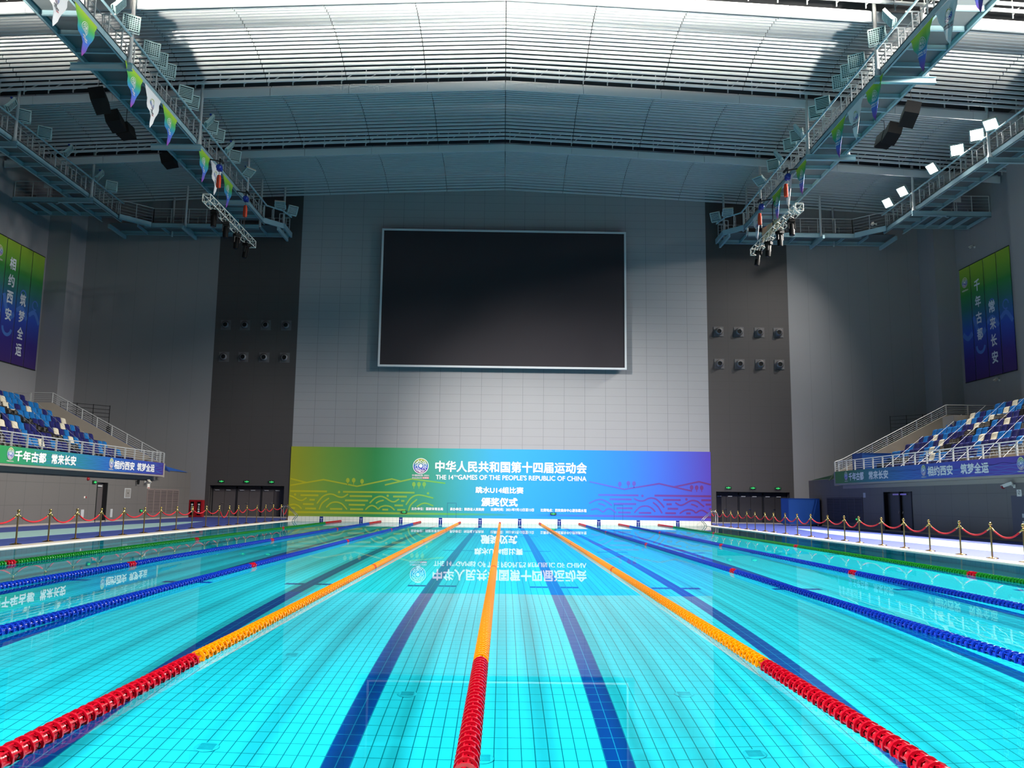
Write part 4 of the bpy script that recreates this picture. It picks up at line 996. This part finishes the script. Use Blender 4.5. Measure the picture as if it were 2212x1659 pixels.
# ------------------------------------------------------------------ seats
def seat_proto(m):
    t = thing('stadium_seat', '', 'seat')                                   # faces local +x (toward the pool), origin on the tier
    mb = MB(); n = 8; vs = []; th = .03
    H = [(0, .42), (.05, .52), (.08, .64), (.10, .74), (.12, .80), (.15, .815)]
    for dx in (0, -th):
        for bx, z in H:
            for k in range(n+1):
                p = -.245+.49*k/n; e = abs(p)/.245
                zz = z-(.03*e**4 if z > .7 else 0); vs.append((-.02-bx+dx+.05*e*e, p*(1-.05*(z > .78)), zz))
    R = len(H); f = []; m_ = R*(n+1)
    for i in range(R-1):
        for k in range(n):
            q = (i*(n+1)+k, i*(n+1)+k+1, (i+1)*(n+1)+k+1, (i+1)*(n+1)+k); f.append(q); f.append(tuple(j+m_ for j in q[::-1]))
    for k in range(n): f.append(((R-1)*(n+1)+k, (R-1)*(n+1)+k+1, m_+(R-1)*(n+1)+k+1, m_+(R-1)*(n+1)+k)); f.append((k+1, k, m_+k, m_+k+1))
    for i in range(R-1): f.append((i*(n+1), (i+1)*(n+1), m_+(i+1)*(n+1), m_+i*(n+1))); f.append((i*(n+1)+n, m_+i*(n+1)+n, m_+(i+1)*(n+1)+n, (i+1)*(n+1)+n))
    mb.add(vs, f); mb.build('backrest', m, t, smooth=True, sharp=50)
    mb = MB(); vs = []
    for z0 in (0, -.035):
        for bx in (0, .15, .30, .40):
            for k in range(n+1):
                p = -.235+.47*k/n; e = abs(p)/.235; vs.append((bx-.04, p*(1-.06*(bx > .35)), .42+z0+.03*e*e-.03*math.sin(bx*6)+(-.03 if bx > .35 else 0)))
    R = 4; m_ = R*(n+1); f = []
    for i in range(R-1):
        for k in range(n):
            q = (i*(n+1)+k, i*(n+1)+k+1, (i+1)*(n+1)+k+1, (i+1)*(n+1)+k); f.append(q); f.append(tuple(j+m_ for j in q[::-1]))
    for k in range(n): f.append(((R-1)*(n+1)+k, (R-1)*(n+1)+k+1, m_+(R-1)*(n+1)+k+1, m_+(R-1)*(n+1)+k))
    mb.add(vs, f); mb.build('seat_pan', m, t, smooth=True, sharp=50)
    MB().bar((-.06, -.16, 0), (-.06, -.16, .42), .04).bar((-.06, .16, 0), (-.06, .16, .42), .04).bar((-.06, -.24, .40), (-.06, .24, .40), .05).build('support', G['rail'], t)
    return t
SEATS = {-1: {8: 'NSSSN', 7: 'SSNSSSW', 6: 'SNSSWSNSWB', 5: 'WNNSSSSSSBS', 4: 'NSNWNNSNNBSSN', 3: 'NSNNNSNWNBNNSWNW', 2: 'SSNSNNSWSBNNNNSNNN', 1: 'SNNNSNNNSBNNSNWSSNNN', 0: 'NNNNNNNBNNNNNNNNNNNN'},
         1: {8: '----SSNWSNSNS', 7: '--WSNSSSWSSB', 6: 'SNSSWSNSWBNN', 5: 'SSSSSSNNWBSNWNNS', 4: 'NSNWNSNNNBSSNNNNS', 3: 'NSNNNSNWNBNNSWNWSSNN', 2: 'SSNSNNNSWSBNNNNSNNNNNS', 1: '-BBBNNSNWSSNNNNNSN', 0: '-----NNNNNNNNNNNNNN'}}
CN = {'N': 'navy', 'S': 'sky blue', 'W': 'cream'}; CM = {'N': G['navy'], 'S': G['sky'], 'W': G['cream']}
RN = ['front', 'second', 'third', 'fourth', 'fifth', 'sixth', 'seventh', 'eighth', 'top']
SP = {}; PIT = .575
cover = None
for s, nm in ((-1, 'left'), (1, 'right')):
    for k in range(ROWS):
        col = 0; y = 51.5-PIT/2+.02; cc = {}; cb = 0
        for ch in SEATS[s][k]:
            if ch == 'B':
                t = thing('seat_cover', 'black plastic cover over missing seats in the %s row of the %s stand%s' % (RN[k], nm, (', ' + ORD[cb] + ' one') if k == 1 and s > 0 else ''), 'cover', (s*(row_x(k)-.15), y-PIT/2, row_z(k)), group='black covers on the tiers')
                mb = MB(); vs = []; n = 10
                for i in range(n+1):
                    p = -PIT+.04+(2*PIT-.08)*i/n; a = .02*math.sin(i*2.1+k); vs += [(-.24, p, 0), (-.22+a, p, .48+a), (.2+a, p, .56-.4*a), (.22, p, .05)]
                mb.add([(x*s, y_, z_) for x, y_, z_ in vs], [(4*i+j, 4*i+j+1, 4*i+j+5, 4*i+j+4) for i in range(n) for j in range(3)]+[(0, 1, 2, 3), (4*n+3, 4*n+2, 4*n+1, 4*n)])
                mb.build('sheet', G['blackcover'], t); MB().box(-.24, .24, -PIT+.02, PIT-.02, 0, .05).build('base_rail', G['offwhite'], t)
                y -= 2*PIT; cb += 1; continue
            if ch != '-':
                if ch in SP: o = copy_tree(SP[ch])
                else: o = SP[ch] = seat_proto(CM[ch])
                o.location = (s*(row_x(k)-.12), y, row_z(k)); o.rotation_euler = (0, 0, 0 if s < 0 else PI)
                o['group'] = 'seats of the %s stand' % nm
                o['label'] = '%s %s seat from the far end, %s row, %s stand' % (ORD[cc.get(ch, 0)], CN[ch], RN[k], nm); cc[ch] = cc.get(ch, 0)+1
            y -= PIT
# white cords draped diagonally over the seats
for s, nm in ((-1, 'left'), (1, 'right')):
    for j in range(9):
        pts = []; yo = 50.6+3.4-j*1.9
        for k in range(8, -1, -1):
            y = yo-.73*(8-k)
            if y < 51.7 and y > 34: pts += [(s*(row_x(k)-.0), y, row_z(k)+.845), (s*(row_x(k)-.45), y-.36, row_z(k)+.59)]
        if len(pts) > 3:
            MBc = MB().tube(pts, .008, 4); o = MBc.build('barrier_cord', G['white']); tag(o, 'white cord draped slantwise over the seats of the %s stand, %s from the far end' % (nm, ORD[j]), 'cord', 'white cords over the seats')

# ------------------------------------------------------------------ things on the low walls and the deck
def box_thing(name, label, cat, x0, x1, y0, y1, z0, z1, m, part='panel'):
    t = thing(name, label, cat, ((x0+x1)/2, (y0+y1)/2, z0)); MB().box(x0, x1, y0, y1, z0, z1).build(part, m, t, world=True); return t
XL, XR = -LOW_X, LOW_X
# doors in the low walls
t = thing('single_door', 'grey door standing open in a recess of the left low wall', 'door', (XL-.2, 46.4, 0))
dl = MB().box(XL-.28, XL-.22, 45.9, 47.0, .02, 2.08).build('door_leaf', G['door'], t, world=True)
MB().box(XL-.3, XL+.02, 45.83, 45.9, 0, 2.12).box(XL-.3, XL+.02, 47.0, 47.07, 0, 2.12).build('door_frame', G['blackmetal'], t, world=True)
MB().bar((XL-.19, 46.05, 1.02), (XL-.15, 46.2, 1.02), .035).build('lever_handle', G['chrome'], dl, world=True); MB().box(XL-.22, XL-.12, 46.2, 46.7, 1.9, 1.97).build('door_closer', G['rail'], t, world=True)
t = thing('double_door', 'dark double door in the right low wall', 'door', (XR+.2, 46, 0))
dls = [MB().box(XR+.2, XR+.25, a, b, .02, 2.1).build('door_leaf', G['door_dark'], t, world=True) for a, b in ((44.5, 46.02), (46.1, 47.65))]
MB().box(XR-.02, XR+.3, 44.4, 44.5, 0, 2.16).box(XR-.02, XR+.3, 47.65, 47.75, 0, 2.16).box(XR+.1, XR+.3, 46.0, 46.12, 0, 2.16).build('door_frame', G['black'], t, world=True)
for y in (45.6, 46.5): MB().box(XR+.1, XR+.2, y-.35, y+.35, 1.98, 2.06).build('door_closer', G['chrome'], t, world=True)
for y, dl in zip((45.85, 46.3), dls): MB().bar((XR+.15, y, 1.0), (XR+.19, y, 1.14), .03).build('lever_handle', G['chrome'], dl, world=True)
# ventilation grilles
for s, nm, ya, yb in ((-1, 'left', 52.35, 57.35), (1, 'right', 50.6, 56.1)):
    x = s*LOW_X; t = thing('wall_grille', 'tall louvred vent grille in the %s low wall' % nm, 'grille', (x, (ya+yb)/2, .4))
    a, b = sorted((x, x-s*.03)); fm = mat('grille_'+nm, srgb(126, 112, 108) if s < 0 else srgb(70, 68, 72), .5)
    mb = MB(); n = 5
    for i in range(n+1): y = ya+(yb-ya)*i/n; mb.box(a, b, y-.04, y+.04, .35, 1.86)
    mb.box(a, b, ya, yb, 1.82, 1.88).box(a, b, ya, yb, .33, .39); mb.build('frame', fm, t, world=True)
    MB().box(min(x, x-s*.008), max(x, x-s*.008), ya, yb, .36, 1.85).build('backing', G['dark'], t, world=True)
    mb = MB()
    for i in range(22): z = .42+i*.065; mb.box(min(x-s*.005, x-s*.024), max(x-s*.005, x-s*.024), ya, yb, z, z+.036)
    mb.build('louvres', fm, t, world=True)
# fire hose cabinet on the left
t = thing('fire_cabinet', 'red fire extinguisher cabinet against the end wall in the left corner', 'fire cabinet', (-21.45, 61.0, 0))
MB().box(-21.95, -20.98, 60.85, 61.28, .012, 1.2).build('cabinet', G['red'], t, world=True)
for i, x in enumerate((-21.9, -21.42)):
    dl = MB().box(x+.02, x+.40, 60.83, 60.855, .06, 1.15).build('door_leaf', G['red'], t, world=True)
    MB().box(x+.08, x+.33, 60.825, 60.835, .14, 1.08).build('window_pane', mat('dark_pane', srgb(16, 16, 18), .15) if i == 0 else bpy.data.materials['dark_pane'], dl, world=True)
    d = Draw(lambda u, v: (u, 60.822, v))
    for k, ch in enumerate('消火栓箱'): d.text(ch, x+.14, x+.27, .82-k*.16, .94-k*.16, .04)
    d.build('lettering', G['white'], dl, world=True)
# blue crate carts
def crate(name, label, x0, x1, y0, y1, z0, z1, wheels):
    t = thing(name, label, 'crate', ((x0+x1)/2, (y0+y1)/2, z0 if not wheels else 0))
    zb = z0+(.14 if wheels else 0)
    mb = MB().box(x0, x1, y0, y1, zb, z1); mb.build('body', G['blue_crate'], t, world=True)
    mb = MB(); e = .02
    for x in (x0, x1):
        for y in (y0, y1): mb.box(x-e, x+e, y-e, y+e, zb, z1+.01)
    for z in (zb, z1):
        mb.box(x0-e, x1+e, y0-e, y0+e, z-e, z+e).box(x0-e, x0+e, y0, y1, z-e, z+e).box(x1-e, x1+e, y0, y1, z-e, z+e).box(x0-e, x1+e, y1-e, y1+e, z-e, z+e)
    mb.build('edge_trim', mat('crate_edge', srgb(20, 66, 136), .5) if 'crate_edge' not in bpy.data.materials else bpy.data.materials['crate_edge'], t, world=True)
    if wheels:
        for x in (x0+.1, x1-.1):
            for y in (y0+.1, y1-.1):
                MB().lathe([(.0, -.025), (.06, -.025), (.065, 0), (.06, .025), (0, .025)], (x, y, .078), 12, 'x').box(x-.035, x+.035, y-.03, y+.03, .08, .15).build('caster', G['rail'], t, world=True)
    return t
crate('crate_cart', 'large blue crate on castors in the right far corner of the deck', 19.15, 21.2, 57, 58.5, 0, 1.8, True)
crate('crate', 'blue crate standing on the balcony at the far end of the right stand', 21.75, 23.5, 51.2, 52.6, 3.06, 4.52, False)
# small wall fittings
def camera_thing(label, p, look, arm):
    t = thing('security_camera', label, 'camera', p, group='security cameras'); p = Vector(p); L = Vector(look).normalized(); q = p+Vector(arm)
    sd = L.cross(Vector((0, 0, 1))).normalized(); up = sd.cross(L)
    MB().obox(q+L*.06, L*.19, sd*.06, up*.055).obox(q+L*.1+up*.065, L*.22, sd*.08, up*.01).build('housing', G['offwhite'], t, world=True)
    MB().lathe([(.045, -.01), (.045, .01)], (0, 0, 0), 10).build('lens', G['black'], t).location = q+L*.26-p
    MB().tube([p, p+Vector(arm)*.6, q], .03, 6).obox(p, Vector((.01, 0, 0)), Vector((0, .07, 0)), Vector((0, 0, .07))).build('wall_arm', G['offwhite'], t, world=True)
camera_thing('white bullet camera on the right low wall above the notice', (XR-.02, 35.4, 2.28), (-.5, .6, -.3), (-.2, 0, .08))
camera_thing('small camera on the left low wall beneath the balcony end', (XL+.02, 51.9, 2.27), (.5, -.6, -.3), (.2, 0, .04))
camera_thing('small camera below the left wall banners', (-SIDE_X+.02, 52.9, 9.5), (.6, -.4, -.4), (.2, 0, .05))
camera_thing('small camera below the right wall banners', (SIDE_X-.02, 54.6, 9.6), (-.6, -.4, -.4), (-.2, 0, .05))
camera_thing('small camera high on the right side wall above the banners', (SIDE_X-.02, 56.5, 19.1), (-.6, -.4, -.4), (-.2, 0, .05))
camera_thing('dome camera arm at the corner of the right outer catwalk', (26.3, 57.9, ZT+.25), (-.4, -.6, -.6), (-.3, -.1, 0))
t = thing('notice_sign', 'white pictogram notice on the right low wall below the camera', 'sign', (XR, 35.1, 1.9))
MB().box(XR-.015, XR, 34.95, 35.27, 1.86, 2.14).build('board', G['offwhite'], t, world=True)
d = Draw(lambda u, v: (XR-.018, u, v)); d.arc(35.11, 2.02, .075, 0, 360, .018); d.stroke([(35.06, 2.07), (35.16, 1.97)], .018, 1); d.rect(35.0, 35.22, 1.88, 1.91); d.build('pictogram', G['black'], t, world=True)
t = thing('notice_sign', 'small white upright sign on the right low wall near the grille', 'sign', (XR, 50.3, 1.9))
MB().box(XR-.015, XR, 50.1, 50.42, 1.86, 2.14).build('board', G['rail'], t, world=True)
t = thing('notice_sign', 'small white sign with red edge on the left low wall above the grille', 'sign', (XL, 52.45, 1.9))
MB().box(XL, XL+.015, 52.28, 52.64, 1.88, 2.16).build('board', G['offwhite'], t, world=True); MB().box(XL+.015, XL+.017, 52.3, 52.62, 1.9, 1.95).build('red_edge', G['red'], t, world=True)
t = thing('wall_hatch', 'framed metal hatch on the left low wall', 'hatch', (XL, 49.6, 1.3))
MB().box(XL, XL+.02, 49.2, 50.0, 1.3, 1.86).build('frame', G['rail'], t, world=True); hp = MB().box(XL+.02, XL+.03, 49.28, 49.92, 1.34, 1.82).build('door_panel', mat('hatch_panel', srgb(138, 134, 130), .4), t, world=True); MB().box(XL+.03, XL+.04, 49.55, 49.65, 1.55, 1.62).build('lock', G['chrome'], hp, world=True)
box_thing('switch_panel', 'pale switch panel low on the left wall beside the open door', 'panel', XL, XL+.02, 44.3, 44.6, .3, .7, G['rail'])
box_thing('switch_panel', 'pale switch panel low on the left wall beyond the open door', 'panel', XL, XL+.02, 47.6, 47.85, .25, .7, G['rail'])
t = thing('fire_alarm', 'red fire alarm on the left low wall left of the door', 'alarm', (XL, 44.75, 2.25)); MB().lathe([(.09, 0), (.08, .06), (.05, .1)], (XL, 44.75, 2.27), 12, 'x').build('sounder', G['red'], t, world=True)
t = thing('fire_alarm', 'red fire alarm on the right low wall beside the camera', 'alarm', (XR, 36.2, 2.25)); MB().lathe([(.09, 0), (.08, -.06), (.05, -.1)], (XR, 36.2, 2.27), 12, 'x').build('sounder', G['red'], t, world=True)
t = thing('call_button', 'white and red call button on the left low wall', 'button', (XL, 44.6, 1.3)); MB().box(XL, XL+.02, 44.5, 44.62, 1.28, 1.38).build('plate', G['offwhite'], t, world=True); MB().box(XL, XL+.025, 44.64, 44.74, 1.29, 1.37).build('red_plate', G['red'], t, world=True)
t = thing('wall_lamp', 'black spotlight on the left low wall under the balcony', 'lamp', (XL, 50.6, 2.2)); MB().lathe([(.06, -.12), (.08, .1), (.05, .14)], (XL+.16, 50.6, 2.22), 10).tube([(XL, 50.6, 2.3), (XL+.14, 50.6, 2.28)], .02, 6).build('body', G['black'], t, world=True)
exit_sign(XL+.0, .56, 51.55, 'small green floor-level exit sign low on the left wall', w_=.3, xdir=Vector((0, 1, 0)), nrm=Vector((1, 0, 0)))
exit_sign(XR-.0, .58, 51.4, 'small green floor-level exit sign low on the right wall', w_=.3, xdir=Vector((0, -1, 0)), nrm=Vector((-1, 0, 0)))
exit_sign(XL+.02, 2.12, 45.45, 'green exit sign over the open door in the left wall', w_=.36, xdir=Vector((0, 1, 0)), nrm=Vector((1, 0, 0)))
t = thing('notice_board', 'dark framed panel with notices at the right edge on the right low wall', 'notice', (XR, 34.8, .2))
MB().box(XR-.012, XR, 33.6, 35.7, .2, 1.9).build('panel', mat('panel_dark', srgb(60, 60, 78), .5), t, world=True)
mb = MB()
for i in range(2):
    for j in range(3): mb.box(XR-.016, XR-.012, 34.7-.42*i, 35.0-.42*i, 1.0-.3*j, 1.16-.3*j)
mb.build('paper_notes', G['rail'], t, world=True)
# drains on the pool bottom
dr = None
for i, (px, py) in enumerate(((447, 1615), (1630, 1630), (1042, 1640), (880, 1500), (630, 1415), (1895, 1425), (1478, 1500))):
    d0 = ray(px, py); k_s = -CAM.z/d0.z; P0 = CAM+d0*k_s; dn = d0.normalized(); ch = math.hypot(dn.x, dn.y)/1.333; tn = ch/math.sqrt(1-ch*ch)*PD
    hd = Vector((d0.x, d0.y, 0)).normalized(); P1 = P0+hd*tn
    if dr is None:
        dr = o = thing('pool_inlet', '', 'inlet', group='round inlets in the pool bottom')
        MB().lathe([(.10, 0), (.105, .012), (.09, .02), (0, .024)], n=20).build('cover', mat('inlet_cover', srgb(126, 220, 230), .4), o)
        mb = MB()
        for j in range(5): mb.box(-.07, .07, -.055+.027*j-.005, -.055+.027*j+.005, .02, .027)
        mb.build('slots', mat('inlet_slots', srgb(40, 160, 176), .5), o)
    else: o = copy_tree(dr)
    o.location = (P1.x, P1.y, -PD+.004); [setattr(c_.cycles, 'is_caustics_receiver', True) for c_ in o.children]; o['label'] = 'round inlet in the pool bottom, seen %s' % ('lower left near the left yellow rope', 'lower right near the right yellow rope', 'beside the near end of the middle rope', 'left of the left middle lane line', 'left of the left yellow rope halfway', 'right of the right yellow rope halfway', 'right of the right middle lane line')[i]
